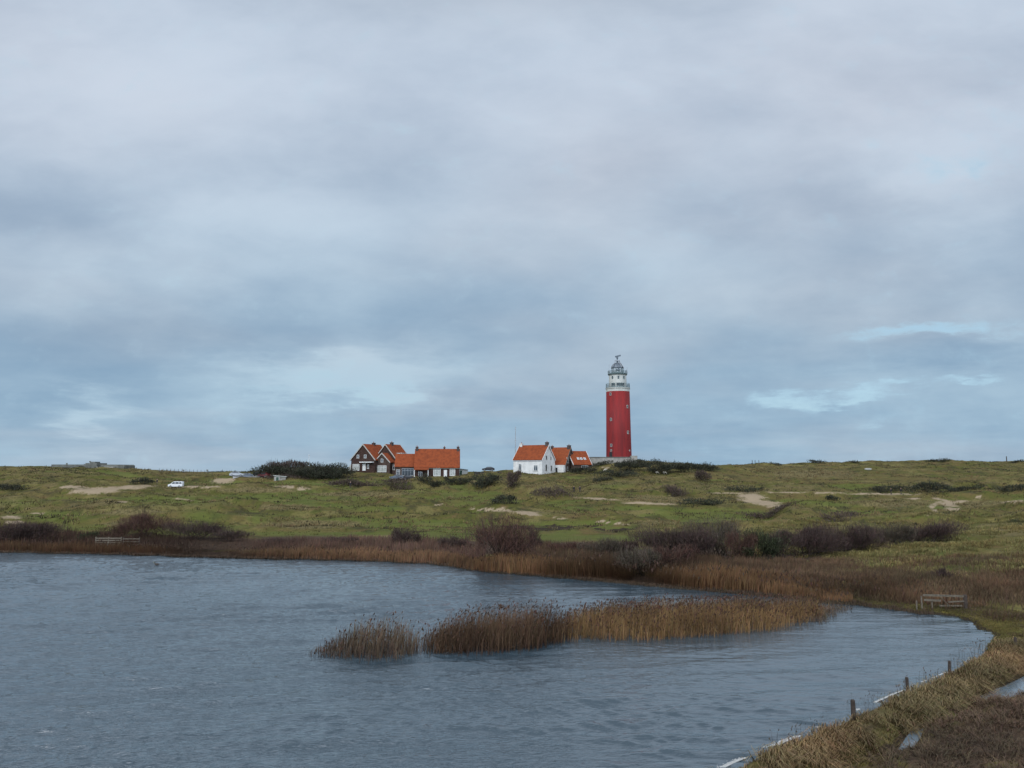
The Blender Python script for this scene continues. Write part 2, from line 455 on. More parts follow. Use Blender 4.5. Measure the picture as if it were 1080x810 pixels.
def ground_mat():
    m = bpy.data.materials.new("ground"); m.use_nodes = True
    t = NT(m.node_tree); b = t.n["Principled BSDF"]
    g = t.node("ShaderNodeNewGeometry").outputs["Position"]
    A = t.node("ShaderNodeAttribute", attribute_name="cover"); s1 = t.node("ShaderNodeSeparateColor"); t.l.new(A.outputs["Color"], s1.inputs[0])
    B = t.node("ShaderNodeAttribute", attribute_name="wear"); s2 = t.node("ShaderNodeSeparateColor"); t.l.new(B.outputs["Color"], s2.inputs[0])
    sand, lush, brown = s1.outputs; mud, moss, tan = s2.outputs
    n_a = t.noise(g, 0.055, 5, 0.6); n_b = t.noise(g, 0.35, 5, 0.65); n_c = t.noise(g, 2.2, 4, 0.7)
    base = t.mix(t.ramp(n_a, 0.38, 0.60), (0.070, 0.068, 0.019), (0.100, 0.080, 0.030))
    base = t.mix(t.math("MULTIPLY", t.ramp(n_b, 0.50, 0.66), 0.85), base, (0.104, 0.071, 0.034))
    base = t.mix(t.math("MULTIPLY", t.ramp(n_b, 0.48, 0.34), 0.7), base, (0.052, 0.064, 0.015))
    n_d = t.noise(g, 0.16, 6, 0.7)
    base = t.mix(t.math("MULTIPLY", t.ramp(n_d, 0.50, 0.64), 0.85), base, (0.036, 0.034, 0.017))
    n_e = t.noise(g, 0.09, 6, 0.72)
    base = t.mix(t.math("MULTIPLY", t.ramp(n_e, 0.52, 0.62), 0.7), base, (0.150, 0.126, 0.050))
    base = t.mix(t.math("MULTIPLY", t.ramp(n_c, 0.5, 0.68), 0.6), base, (0.040, 0.040, 0.019))
    wob = t.math("MULTIPLY", t.math("SUBTRACT", n_b, 0.5), 1.3)
    lf = t.ramp(t.math("ADD", lush, wob), 0.3, 0.9)
    base = t.mix(t.math("MULTIPLY", lf, .7), base, (0.078, 0.098, 0.023))
    bf = t.ramp(t.math("ADD", brown, wob), 0.3, 0.8)
    base = t.mix(bf, base, t.mix(t.ramp(n_c, .4, .62), (0.070, 0.047, 0.034), (0.046, 0.032, 0.026)))
    tf = t.ramp(t.math("ADD", tan, wob), 0.3, 0.9)
    base = t.mix(tf, base, t.mix(t.ramp(n_c, .42, .6), (0.140, 0.112, 0.056), (0.075, 0.064, 0.030)))
    mo = t.ramp(t.math("ADD", moss, wob), 0.3, 0.9)
    base = t.mix(mo, base, t.mix(t.ramp(n_c, .4, .65), (0.098, 0.082, 0.022), (0.062, 0.050, 0.022)))
    mf = t.ramp(t.math("ADD", mud, t.math("MULTIPLY", wob, .5)), 0.35, 0.7)
    base = t.mix(mf, base, (0.030, 0.023, 0.017))
    base = t.mix(1.0, base, (1.06, 1.07, 1.0), "MULTIPLY")
    sf = t.ramp(t.math("ADD", t.math("ADD", sand, t.math("MULTIPLY", wob, 1.1)), t.math("MULTIPLY", t.math("SUBTRACT", n_c, .5), 1.2)), 0.42, 0.85)
    base = t.mix(sf, base, t.mix(n_c, (0.30, 0.24, 0.165), (0.22, 0.17, 0.11)))
    t.put(b.inputs["Base Color"], base)
    b.inputs["Roughness"].default_value = 0.95; b.inputs["Specular IOR Level"].default_value = 0.1
    bn = t.node("ShaderNodeBump"); bn.inputs["Strength"].default_value = 0.7; bn.inputs["Distance"].default_value = 0.35
    t.put(bn.inputs["Height"], t.math("ADD", t.noise(g, 0.9, 6, 0.7), t.math("MULTIPLY", n_c, 0.3))); t.l.new(bn.outputs[0], b.inputs["Normal"])
    return m


def water_mat(name="water", col=(0.028, 0.051, 0.068), amp=0.105):
    m = bpy.data.materials.new(name); m.use_nodes = True
    t = NT(m.node_tree); b = t.n["Principled BSDF"]
    g = t.node("ShaderNodeNewGeometry").outputs["Position"]
    sp = t.node("ShaderNodeSeparateXYZ"); t.l.new(g, sp.inputs[0])
    # ripples with crests mostly along x, slightly turned
    u = t.math("ADD", t.math("MULTIPLY", sp.outputs[0], 0.26), t.math("MULTIPLY", sp.outputs[1], 0.06))
    w = t.math("SUBTRACT", sp.outputs[1], t.math("MULTIPLY", sp.outputs[0], 0.12))
    v = t.comb(u, w, 0.0)
    def crest(sc, ds):      # sharp crested ripples
        q = t.math("ABSOLUTE", t.math("SUBTRACT", t.noise(v, sc, 3, 0.55, ds), 0.5))
        return t.math("SUBTRACT", 1.0, t.math("POWER", t.math("MULTIPLY", q, 2.0), 0.75))
    hgt = t.math("ADD", t.math("MULTIPLY", crest(1.9, 0.5), 0.44), t.math("ADD", t.math("MULTIPLY", crest(4.6, 0.6), 0.40), t.math("MULTIPLY", t.noise(v, 10.0, 3, 0.6, 0.5), 0.20)))
    calm = t.math("MULTIPLY", t.ramp(t.noise(g, 0.07, 3, 0.5), 0.35, 0.65, 0.5, 1.0), t.ramp(sp.outputs[0], -6.0, 14.0, 1.0, 0.4))
    bn = t.node("ShaderNodeBump"); t.put(bn.inputs["Strength"], calm); bn.inputs["Distance"].default_value = amp
    t.put(bn.inputs["Height"], hgt); t.l.new(bn.outputs[0], b.inputs["Normal"])
    b.inputs["Base Color"].default_value = (*col, 1)
    b.inputs["Roughness"].default_value = 0.06; b.inputs["IOR"].default_value = 2.55
    b.inputs["Specular IOR Level"].default_value = 0.5
    return m


def roof_mat(name, c1, c2):
    m = bpy.data.materials.new(name); m.use_nodes = True
    t = NT(m.node_tree); b = t.n["Principled BSDF"]
    g = t.node("ShaderNodeTexCoord").outputs["Object"]
    wv = t.node("ShaderNodeTexWave", wave_type="BANDS", bands_direction="Z"); t.l.new(g, wv.inputs[0]); wv.inputs["Scale"].default_value = 1.6; wv.inputs["Distortion"].default_value = 0.6
    n = t.noise(g, 1.2, 5, 0.65)
    c = t.mix(t.ramp(n, 0.35, 0.7), c1, c2)
    c = t.mix(t.ramp(wv.outputs[1], 0.75, 1.0, 0.0, 0.35), c, tuple(k * 0.55 for k in c1))
    t.put(b.inputs["Base Color"], c); b.inputs["Roughness"].default_value = 0.85; b.inputs["Specular IOR Level"].default_value = 0.12
    return m


def brick_mat(name, c1, c2, mortar):
    m = bpy.data.materials.new(name); m.use_nodes = True
    t = NT(m.node_tree); b = t.n["Principled BSDF"]
    g = t.node("ShaderNodeTexCoord").outputs["Object"]
    sp = t.node("ShaderNodeSeparateXYZ"); t.l.new(g, sp.inputs[0])
    v = t.comb(t.math("ADD", sp.outputs[0], sp.outputs[1]), sp.outputs[2], 0.0)
    br = t.node("ShaderNodeTexBrick"); t.l.new(v, br.inputs["Vector"])
    br.inputs["Scale"].default_value = 2.0; br.inputs["Mortar Size"].default_value = 0.012
    br.inputs["Color1"].default_value = (*c1, 1); br.inputs["Color2"].default_value = (*c2, 1); br.inputs["Mortar"].default_value = (*mortar, 1)
    n = t.ramp(t.noise(g, 0.9, 5, 0.6), 0.3, 0.7, 0.75, 1.2)
    t.put(b.inputs["Base Color"], t.mix(1.0, br.outputs[0], t.comb(n, n, n), "MULTIPLY")); b.inputs["Roughness"].default_value = 0.9; b.inputs["Specular IOR Level"].default_value = 0.12
    return m


M = dict(
    ground=ground_mat(), water=water_mat(), puddle=water_mat("puddle_water", (0.14, 0.19, 0.23), 0.010), veg=tint_mat("vegetation"),  # puddle base lightened: sky reflection put into its colour
    red=mat("red_paint", (0.195, 0.019, 0.019), 0.65, 0.18, 0.9, col2=(0.125, 0.017, 0.018), spec=.15, zs=.12),
    trim=mat("weathered_trim", (0.36, 0.35, 0.32), 0.7, 0.2, 2), white=mat("white_paint", (0.58, 0.59, 0.58), 0.6, 0.12, 1.2), cream=mat("white_render", (0.58, 0.585, 0.57), 0.85, 0.2, 0.8, spec=.2),
    drum=mat("pale_drum_paint", (0.42, 0.43, 0.40), 0.6, 0.18, 1.0),
    iron=mat("grey_green_iron", (0.11, 0.16, 0.165), 0.5, 0.3, 2), darkiron=mat("dark_iron", (0.10, 0.125, 0.15), 0.45, 0.3, 2, 0.3),
    glass=mat("dark_glass", (0.025, 0.032, 0.04), 0.08, 0.2, 1.0, spec=0.6), lglass=mat("lantern_glass", (0.30, 0.34, 0.36), 0.1, 0.2, 1.0, spec=0.6),
    curtain=mat("curtained_glass", (0.34, 0.36, 0.34), 0.15, 0.35, 2.0, spec=0.6),
    concrete=mat("concrete", (0.27, 0.26, 0.235), 0.9, 0.35, 0.8, bump=.3), dkconcrete=mat("weathered_concrete", (0.13, 0.135, 0.12), 0.9, 0.4, 0.8),
    roof=roof_mat("orange_tiles", (0.222, 0.055, 0.020), (0.140, 0.036, 0.016)), roof2=roof_mat("worn_orange_tiles", (0.23, 0.060, 0.022), (0.16, 0.042, 0.019)),
    brick=brick_mat("dark_brick", (0.048, 0.026, 0.020), (0.036, 0.021, 0.018), (0.06, 0.05, 0.044)),
    brick2=brick_mat("brown_brick", (0.066, 0.044, 0.035), (0.050, 0.034, 0.028), (0.08, 0.068, 0.06)),
    chim=brick_mat("chimney_brick", (0.07, 0.055, 0.05), (0.05, 0.04, 0.04), (0.1, 0.09, 0.08)),
    wood=mat("weathered_wood", (0.125, 0.108, 0.082), 0.9, 0.45, 6.0, bump=.4), dkwood=mat("dark_wet_wood", (0.055, 0.042, 0.034), 0.85, 0.5, 8.0, bump=.5),
    blackwood=mat("black_planks", (0.018, 0.018, 0.02), 0.8, 0.3, 2.0),
    vanpaint=mat("white_van_paint", (0.60, 0.62, 0.64), 0.3, 0.06, 1.0, spec=0.5), carblack=mat("black_car_paint", (0.012, 0.013, 0.016), 0.35, 0.2, 1.0, spec=.3),
    carblue=mat("slate_blue_car_paint", (0.07, 0.095, 0.13), 0.3, 0.2, 1.0, spec=.5), cargrey=mat("silver_car_paint", (0.33, 0.35, 0.37), 0.3, 0.15, 1.0, 0.3),
    carred=mat("maroon_car_paint", (0.10, 0.02, 0.02), 0.3, 0.2, 1.0), tyre=mat("tyre_rubber", (0.02, 0.02, 0.02), 0.9, 0.2), rim=mat("wheel_rim", (0.35, 0.35, 0.36), 0.4, 0.2, 1, 0.6),
    lamp=mat("lamp_lens", (0.6, 0.6, 0.58), 0.15, 0.1), skin=mat("skin", (0.45, 0.28, 0.21), 0.6, 0.1), cloth=mat("black_jacket_cloth", (0.015, 0.016, 0.02), 0.9, 0.3, 6),
    cloth2=mat("dark_trouser_cloth", (0.022, 0.024, 0.032), 0.9, 0.3, 6), hair=mat("brown_hair", (0.05, 0.03, 0.02), 0.7, 0.3, 8),
    wool=mat("sheep_wool", (0.46, 0.42, 0.35), 0.95, 0.3, 5, bump=.6), sheepface=mat("sheep_face", (0.42, 0.37, 0.31), 0.8, 0.2),
    duck=mat("dark_plumage", (0.04, 0.03, 0.022), 0.7, 0.4, 8), duckhead=mat("duck_head_plumage", (0.018, 0.03, 0.022), 0.5, 0.3, 8), bill=mat("duck_bill", (0.3, 0.22, 0.04), 0.5, 0.1),
    foam=mat("foam", (0.46, 0.47, 0.46), 0.8, 0.12, 8, bump=.6, bscale=30), stone=mat("pale_stone", (0.30, 0.30, 0.28), 0.9, 0.25, 2), pave=mat("grey_paving", (0.25, 0.25, 0.245), 0.9, 0.3, 0.5),
    greenp=mat("green_paint", (0.03, 0.07, 0.05), 0.6, 0.2), metal=mat("galvanised_metal", (0.32, 0.34, 0.36), 0.45, 0.2, 2, 0.6), sheet=mat("pale_roof_sheet", (0.42, 0.44, 0.42), 0.7, 0.2),
)

# ------------------------------------------------------------------ ground sheet
def grid_axes():
    c = np.concatenate([np.arange(-3200, -160, 80), np.arange(-160, 1240, 4), np.arange(1240, 4400, 80)]).astype(float)
    y = np.concatenate([np.arange(-60, 14, 2.0), np.arange(14, 60, 0.22), np.arange(60, 130, 0.6), np.arange(130, 330, 1.0), np.geomspace(330, 12000, 34)])
    return c, y


def ell(pts, px, py, soft=0.6):
    """union of soft ellipses (cx, cy, rx, ry[, slope]) in photograph coordinates of the surface"""
    m = np.zeros(px.shape)
    for e in pts:
        cx, cy, rx, ry = e[:4]; sl = e[4] if len(e) > 4 else 0.0
        dx = (px - cx) / rx; dy = (py - cy - sl * (px - cx)) / ry
        m = np.maximum(m, 1 - sstep(1 - soft, 1 + soft * 0.5, np.sqrt(dx * dx + dy * dy)))
    return m

SAND = [(104, 517.5, 40, 5.5, -.05), (140, 514, 30, 3, -.06), (75, 514, 22, 2.5, .05), (12, 545, 15, 3.2), (40, 541.5, 15, 1.1), (15, 551, 14, 2.5), (190, 526.5, 24, 1.1, .10), (128, 529, 12, 1.1),
        (205, 513.5, 45, 1.5), (235, 507, 14, 4, -.1), (316, 516, 14, 2), (520, 537.5, 30, 3.0, .07), (556, 541, 26, 3.4, .07), (590, 546.5, 13, 2.2, .1), (458, 532, 12, 1.4), (650, 552, 30, 1.3, .10),
        (630, 526, 30, 1.6, .06), (680, 531, 45, 1.8, .04), (802, 530, 30, 4.4, .12), (795, 523.5, 20, 4.2, .1), (815, 534, 22, 1.6, .1), (770, 520, 45, 1.0), (850, 519.5, 75, 1.3, .01), (930, 521, 65, 1.5, .01),
        (984, 535, 9, 7, -.9), (996, 530, 17, 4, .35), (1005, 537, 11, 3.4, .15), (1013, 529, 14, 1.6, -.1), (1070, 529, 18, 1.6, -.12), (905, 562.5, 10, 3.5), (300, 513, 20, 1.2), (640, 493, 4, 3, -.5), (1032, 524, 10, 1.1), (960, 526, 8, 1)]
LUSH = [(60, 545, 60, 10), (190, 528, 90, 8, .03), (215, 545, 40, 12), (275, 548, 20, 8), (20, 530, 40, 6), (400, 537, 50, 5), (470, 525, 40, 4), (590, 566, 30, 9, -.2), (740, 541, 28, 5, .1), (700, 537, 60, 4, .05), (505, 521, 40, 4),
        (920, 597, 35, 7, -.1), (985, 583, 30, 5), (870, 531, 70, 5, .05), (960, 545, 60, 4), (645, 512, 40, 5), (425, 511, 25, 3, 0)]
BROWN = [(850, 795, 90, 14, -.42), (60, 578, 110, 11), (200, 574, 120, 10), (330, 573, 130, 9), (470, 578, 120, 10), (600, 583, 100, 14), (720, 590, 100, 20), (840, 600, 70, 20), (980, 622, 110, 16, .03), (1075, 620, 60, 18), (930, 612, 60, 9),
         (1060, 790, 110, 40), (1085, 752, 50, 14), (980, 800, 40, 16)]
TAN = [(140, 540, 45, 5), (140, 553, 40, 5), (300, 535, 40, 4), (330, 553, 70, 6), (270, 517, 60, 4), (380, 521, 70, 3.2), (690, 527, 60, 6), (690, 552, 35, 4), (940, 531, 60, 6), (1020, 531, 60, 5), (780, 603, 50, 6), (860, 500, 60, 6), (1060, 600, 40, 12),
       (1050, 560, 50, 7), (900, 760, 60, 14, -.5), (960, 735, 60, 13, -.5), (1030, 705, 50, 12, -.45)]
MOSS = [(1060, 668, 70, 16, .1), (985, 646, 50, 5, .1), (960, 649, 40, 4, .1), (1000, 650, 40, 6, .15), (1075, 690, 20, 8), (930, 808, 40, 7), (1060, 806, 30, 5)]


def build_ground():
    c, yv = grid_axes()
    X = (c[None, :] - 540) / F * ca * np.maximum(yv, 14.0)[:, None]; Y = np.repeat(yv[:, None], len(c), 1)
    x, y = X.ravel(), Y.ravel(); z = H(x, y)
    n, m = len(yv), len(c)
    i = np.arange(n * m).reshape(n, m)
    f = np.stack([i[:-1, :-1], i[:-1, 1:], i[1:, 1:], i[1:, :-1]], -1).reshape(-1, 4)
    px, py = proj(x, y, z)
    px = np.where(y > 20, px, -9999)
    wx = px + 9 * fbm(x / 4, y / 4, 61, 3); wy = py + 0.02 * np.minimum(np.abs(F / np.maximum(y, 20)), 30) * 4 * fbm(x / 3, y / 3, 62, 3)
    rgb1 = np.stack([ell(SAND, wx, wy, .85), ell(LUSH, wx, wy, .8), ell(BROWN, wx, wy, .7)], 1)
    sd = seg_dist(SHORE + [SHORE[0]], x, y)
    rgb1[:, 2] = np.maximum(rgb1[:, 2], (1 - sstep(2.0, 6.0, sd)) * (y > 46))
    hm = hummock(x, y) * (y > 105) * (y < 400)
    dry = sstep(.35, 1.1, hm + .5 * fbm(x / 4, y / 3, 211, 3)) * .55; wet = sstep(.05, -.55, hm + .4 * fbm(x / 5, y / 4, 212, 3)) * (y > 105) * (y < 235) * .8
    rgb1[:, 1] = np.maximum(rgb1[:, 1] * .8, wet)
    mud = np.maximum(1 - sstep(0.1, .6, sd), (z < 0.1) * 1.0)
    for pd in (PUD1, PUD2): mud = np.maximum(mud, 1 - sstep(0.05, .5, seg_dist(pd + [pd[0]], x, y)))
    rgb2 = np.stack([mud, ell(MOSS, wx, wy, .8), np.maximum(ell(TAN, wx, wy, .8), dry)], 1)
    o = mesh_np("ground", np.stack([x, y, z], 1), f, M["ground"], None, {"cover": rgb1, "wear": rgb2}, True)
    tag(o, "rolling green and brown dune ground around the lake", "ground", None, "structure")
build_ground()


def build_lake():
    c = np.concatenate([np.arange(-2600, -140, 60), np.arange(-140, 1220, 1.6), np.arange(1220, 2200, 60)]).astype(float)
    y = [14.5]
    while y[-1] < 112: y.append(y[-1] + max(0.085, (y[-1] ** 2 / 7860) * 0.36))
    y = np.array(y)
    X = (c[None, :] - 540) / F * y[:, None]; Y = np.repeat(y[:, None], len(c), 1)
    x, yy = X.ravel(), Y.ravel()
    r = np.random.default_rng(3); z = np.zeros(x.shape)
    gust = 0.75 + 0.75 * fbm(x / 16, yy / 9, 71, 3)
    shelter = 1 - 0.70 * sstep(-2, 14, x) * sstep(26, 36, yy) - 0.25 * sstep(70, 88, yy)
    for k in range(44):
        lam = 0.32 * (3.2 / 0.32) ** r.random(); kk = 2 * math.pi / lam
        th = math.radians(97 + r.normal(0, 15)); s = 0.050 * (0.95 if lam > 0.9 else 1.4)
        ph = r.random() * 6.28 + 0.8 * fbm(x / 7, yy / 7, 80 + k, 1)
        a = s / kk
        w = np.sin(kk * (math.cos(th) * x + math.sin(th) * yy) + ph)
        loc = np.clip(.35 + 2.4 * fbm(x / (lam * 5), yy / (lam * 3.2), 130 + k, 1), .05, 2)
        z += a * loc * (w + 0.3 * w * w)
    z = z * np.clip(gust, .3, 1.5) * shelter
    n, m = len(y), len(c); i = np.arange(n * m).reshape(n, m)
    f = np.stack([i[:-1, :-1], i[:-1, 1:], i[1:, 1:], i[1:, :-1]], -1).reshape(-1, 4)
    # only keep the sheet where the lake is, so that it does not run under the far dunes
    sd = seg_dist(SHORE + [SHORE[0]], x, yy) * np.where(inside(SHORE, x, yy), -1, 1)
    keep = (sd[f] < 1.2).any(1)
    f = f[keep]; used = np.zeros(len(x), bool); used[f.ravel()] = True; idx = np.cumsum(used) - 1
    o = mesh_np("water", np.stack([x, yy, z], 1)[used], idx[f], M["water"], None, None, True)
    tag(o, "wind rippled blue grey lake water", "water", None, "structure")
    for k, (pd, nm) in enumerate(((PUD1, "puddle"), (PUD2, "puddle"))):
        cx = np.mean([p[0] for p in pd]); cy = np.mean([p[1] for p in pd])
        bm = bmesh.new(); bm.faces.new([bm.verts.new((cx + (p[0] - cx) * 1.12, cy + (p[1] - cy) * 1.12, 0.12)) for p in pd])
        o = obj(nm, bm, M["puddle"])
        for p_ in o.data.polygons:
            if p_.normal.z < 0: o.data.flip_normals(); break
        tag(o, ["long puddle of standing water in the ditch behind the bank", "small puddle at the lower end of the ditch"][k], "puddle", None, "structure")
build_lake()


# ------------------------------------------------------------------ vegetation makers
def blades(P3, h, w, lean, cb, ct, bend=0.35, yaw=None, seed=1, droop=0.0):
    """grass or reed blades: five vertices each"""
    r = np.random.default_rng(seed); N = len(P3)
    yaw = r.random(N) * math.pi if yaw is None else yaw
    d = np.stack([np.cos(yaw), np.sin(yaw), np.zeros(N)], 1) * (w / 2)[:, None]
    L = np.concatenate([lean, np.zeros((N, 1))], 1)
    up = np.array([0, 0, 1.0])[None]
    mid = P3 + up * (h * (0.55 + .3 * droop))[:, None] + L * bend
    tip = P3 + up * (h * (1 - .7 * droop))[:, None] + L
    v = np.stack([P3 - d, P3 + d, mid - d * .8, mid + d * .8, tip], 1).reshape(-1, 3)
    b = np.arange(N)[:, None] * 5
    f = np.concatenate([b + [0, 1, 3], b + [0, 3, 2], b + [2, 3, 4]], 0)
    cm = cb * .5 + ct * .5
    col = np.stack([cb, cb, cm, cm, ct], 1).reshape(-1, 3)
    return v, f, col


def plumes(P3, h, lean, size, colr, seed=2):
    r = np.random.default_rng(seed); N = len(P3)
    tip = P3 + np.array([0, 0, 1.0]) * h[:, None] + np.concatenate([lean, np.zeros((N, 1))], 1)
    yaw = r.random(N) * math.pi
    d = np.stack([np.cos(yaw), np.sin(yaw), np.zeros(N)], 1) * (size * .22)[:, None]
    off = np.concatenate([lean * .4 + r.normal(0, .03, (N, 2)), np.zeros((N, 1))], 1)
    top = tip + off + np.array([0, 0, 1.0]) * (size * .55)[:, None]
    m1 = tip + off * .5
    v = np.stack([tip - np.array([0, 0, 1.0]) * (size * .45)[:, None], m1 - d, m1 + d, top], 1).reshape(-1, 3)
    b = np.arange(N)[:, None] * 4
    f = np.concatenate([b + [0, 2, 1], b + [1, 2, 3]], 0)
    return v, f, np.repeat(colr, 4, 0)


def join(parts):
    V, Fc, Cc, o = [], [], [], 0
    for v, f, c in parts: V.append(v); Fc.append(f + o); Cc.append(c); o += len(v)
    return np.concatenate(V), np.concatenate(Fc), np.concatenate(Cc)


def jitter(base, n, amt=0.3, seed=0):
    r = np.random.default_rng(seed)
    k = 1 + amt * r.normal(0, 1, (n, 1)).clip(-2, 2) * .7
    return np.clip(np.array(base)[None] * k * (1 + 0.08 * r.normal(0, 1, (n, 3))), 0.004, 1)


def ribbon_tubes(A, B, r0, r1, col):
    """three sided tapered twigs from A to B"""
    N = len(A); d = B - A; d /= np.linalg.norm(d, axis=1, keepdims=True) + 1e-9
    ref = np.where(np.abs(d[:, 2:3]) > .8, np.array([[1., 0, 0]]), np.array([[0, 0, 1.]]))
    u = np.cross(d, ref); u /= np.linalg.norm(u, axis=1, keepdims=True) + 1e-9; w = np.cross(d, u)
    v = []
    for q, rr in ((A, r0), (B, r1)):
        for k in range(3):
            a = 2 * math.pi * k / 3
            v.append(q + (u * math.cos(a) + w * math.sin(a)) * rr[:, None])
    v = np.stack(v, 1).reshape(-1, 3)
    b = np.arange(N)[:, None] * 6
    f = np.concatenate([b + [k, (k + 1) % 3, 3 + (k + 1) % 3] for k in range(3)] + [b + [k, 3 + (k + 1) % 3, 3 + k] for k in range(3)], 0)
    return v, f, np.repeat(col, 6, 0)


def bush_arrays(seed, rx, ry, h, n_stem, n_twig, tl, tw, c_stem, c_twig, upright=0.5, lumps=6):
    """leafless shrub: forking stems and a crown of fine twigs with an uneven outline"""
    r = np.random.default_rng(seed)
    lo = r.random((lumps, 3)) * [2, 2, 1] - [1, 1, 0]; lo = lo * [rx * .62, ry * .62, h * .42] + [0, 0, h * .34]
    lr = r.uniform(.20, .58, lumps)
    A, B, r0, r1 = [], [], [], []
    ends = []
    for k in range(n_stem):
        b = np.array([r.normal(0, rx * .22), r.normal(0, ry * .22), -0.1])
        li = r.integers(lumps); tgt = lo[li] + r.normal(0, 1, 3) * [rx * .25, ry * .25, h * .14]
        m = b * .55 + tgt * .45 + np.array([0, 0, h * .08])
        e = tgt + (tgt - m) * .45
        rad = h * .014 * r.uniform(.7, 1.3)
        for (p, q, s0, s1) in ((b, m, rad, rad * .75), (m, tgt, rad * .75, rad * .5), (tgt, e, rad * .5, rad * .2)):
            A.append(p); B.append(q); r0.append(s0); r1.append(s1)
        for j in range(3):
            q = m + (tgt - m) * r.random(); e2 = q + np.array([r.normal(0, rx * .22), r.normal(0, ry * .22), abs(r.normal(0, h * .2)) + h * .06])
            A.append(q); B.append(e2); r0.append(rad * .5); r1.append(rad * .2)
    A, B, r0, r1 = map(np.array, (A, B, r0, r1))
    st = ribbon_tubes(A, B, r0, r1, jitter(c_stem, len(A), .25, seed))
    li = r.integers(lumps + 1, size=n_twig)
    dirs = r.normal(0, 1, (n_twig, 3)); dirs /= np.linalg.norm(dirs, axis=1, keepdims=True)
    rad = r.random(n_twig) ** .45
    ctr = np.concatenate([lo, [[0, 0, h * .38]]]); rr = np.concatenate([lr, [.75]])
    p = ctr[li] + dirs * rad[:, None] * rr[li][:, None] * np.array([rx, ry, h * .62])
    p[:, 2] = np.abs(p[:, 2]) * np.where(p[:, 2] < 0, .6, 1)
    q = np.percentile(np.abs(p[:, 0]), 96); p[:, 0] *= rx * .96 / q
    q = np.percentile(np.abs(p[:, 1]), 96); p[:, 1] *= ry * .96 / q
    q = np.percentile(p[:, 2], 97); p[:, 2] *= (h - tl * .25) / q if h > tl * .5 else h * .8 / q
    out = p * np.array([1, 1, .6]) ; out /= np.linalg.norm(out, axis=1, keepdims=True) + 1e-9
    g = out * (1 - upright) + np.array([0, 0, upright]) + r.normal(0, .38, (n_twig, 3)); g /= np.linalg.norm(g, axis=1, keepdims=True)
    ln = tl * r.uniform(.5, 1.4, n_twig)
    wild = (r.random(n_twig) < .07) & (p[:, 2] > h * .5); ln = np.where(wild, ln * 2.3, ln); g[wild] = g[wild] * .6 + np.array([0, 0, .7])
    tip = p + g * ln[:, None] * .5; b0 = p - g * ln[:, None] * .5; b0[:, 2] = np.maximum(b0[:, 2], -.05)
    side = np.cross(g, r.normal(0, 1, (n_twig, 3))); side /= np.linalg.norm(side, axis=1, keepdims=True) + 1e-9
    side *= (tw * r.uniform(.6, 1.3, n_twig) / 2)[:, None]
    md = (b0 + tip) / 2 + r.normal(0, .06, (n_twig, 3)) * ln[:, None]
    v = np.stack([b0, md - side, md + side, tip], 1).reshape(-1, 3)
    bb = np.arange(n_twig)[:, None] * 4
    f = np.concatenate([bb + [0, 1, 2], bb + [1, 3, 2]], 0)
    ct = jitter(c_twig, n_twig, .35, seed + 1)
    return st, (v, f, np.repeat(ct, 4, 0))


KINDS = {  # twig colour, stem colour, twig length, width, upright, twigs per square metre of outline
    "brown": ((.050, .034, .030), (.045, .034, .03), .55, .036, .60, 260),
    "red": ((.066, .037, .029), (.058, .045, .036), .70, .034, .60, 230),
    "grey": ((.066, .054, .040), (.06, .05, .042), .55, .034, .60, 240),
    "green": ((.034, .040, .020), (.04, .034, .026), .40, .07, .45, 170),
    "gorse": ((.030, .032, .021), (.03, .028, .022), .60, .15, .45, 70),
    "far": ((.056, .042, .034), (.05, .04, .034), .70, .12, .55, 75),
    "marram": ((.085, .080, .038), (.07, .06, .04), .60, .13, .65, 40),
}
_bn = [0]


def bush(kind, px, wpx, ytop, Y, label, cat="bush", name="shrub", deep=None, group=None):
    ctw, cst, tl, tw, upr, dens = KINDS[kind]
    if Y < 0: Y = G(px, -Y, 120.0)[1]          # given by the row of its foot
    m = mpp(Y); x = (px - 540) * m; gz = Hs(x, Y)
    rx = max(.35, wpx * m / 2); top = P(px, ytop, Y).z
    h = max(.4, top - gz)
    ry = min(rx, deep if deep else max(h * .8, rx * .45))
    _bn[0] += 1; seed = 100 + _bn[0]
    area = rx * 2 * h
    n = int(min(14000, max(160, area * dens)))
    big = max(rx, h)
    sc = min(1.0, max(.35, h / 3.0))
    st, tg = bush_arrays(seed, rx * .94, ry, h, int(min(34, 7 + rx * 4)), n, min(tl * (.6 + .4 * sc), .55 * h), tw, cst, ctw, upr, max(5, int(rx / h * 5) + 4))
    # crown follows the ground under it
    root = thing(name, label, cat, (x, Y, gz - .05), 0, group)
    if kind in ("gorse", "far", "marram"):
        C.objects.unlink(root); bpy.data.objects.remove(root)
        v, f, c = join([st, tg]); g = H(v[:, 0] + x, v[:, 1] + Y) - gz; v[:, 2] += np.clip(g, -2.5, 2.5)
        o = mesh_np(name, v, f, M["veg"], None, c); o.location = (x, Y, gz - .05)
        return tag(o, label, cat, group)
    for nm, (v, f, c) in (("stems", st), ("twigs", tg)):
        v = v.copy(); g = H(v[:, 0] + x, v[:, 1] + Y) - gz
        v[:, 2] += np.clip(g, -2.5, 2.5)
        mesh_np(nm, v, f, M["veg"], root, c)
    return root


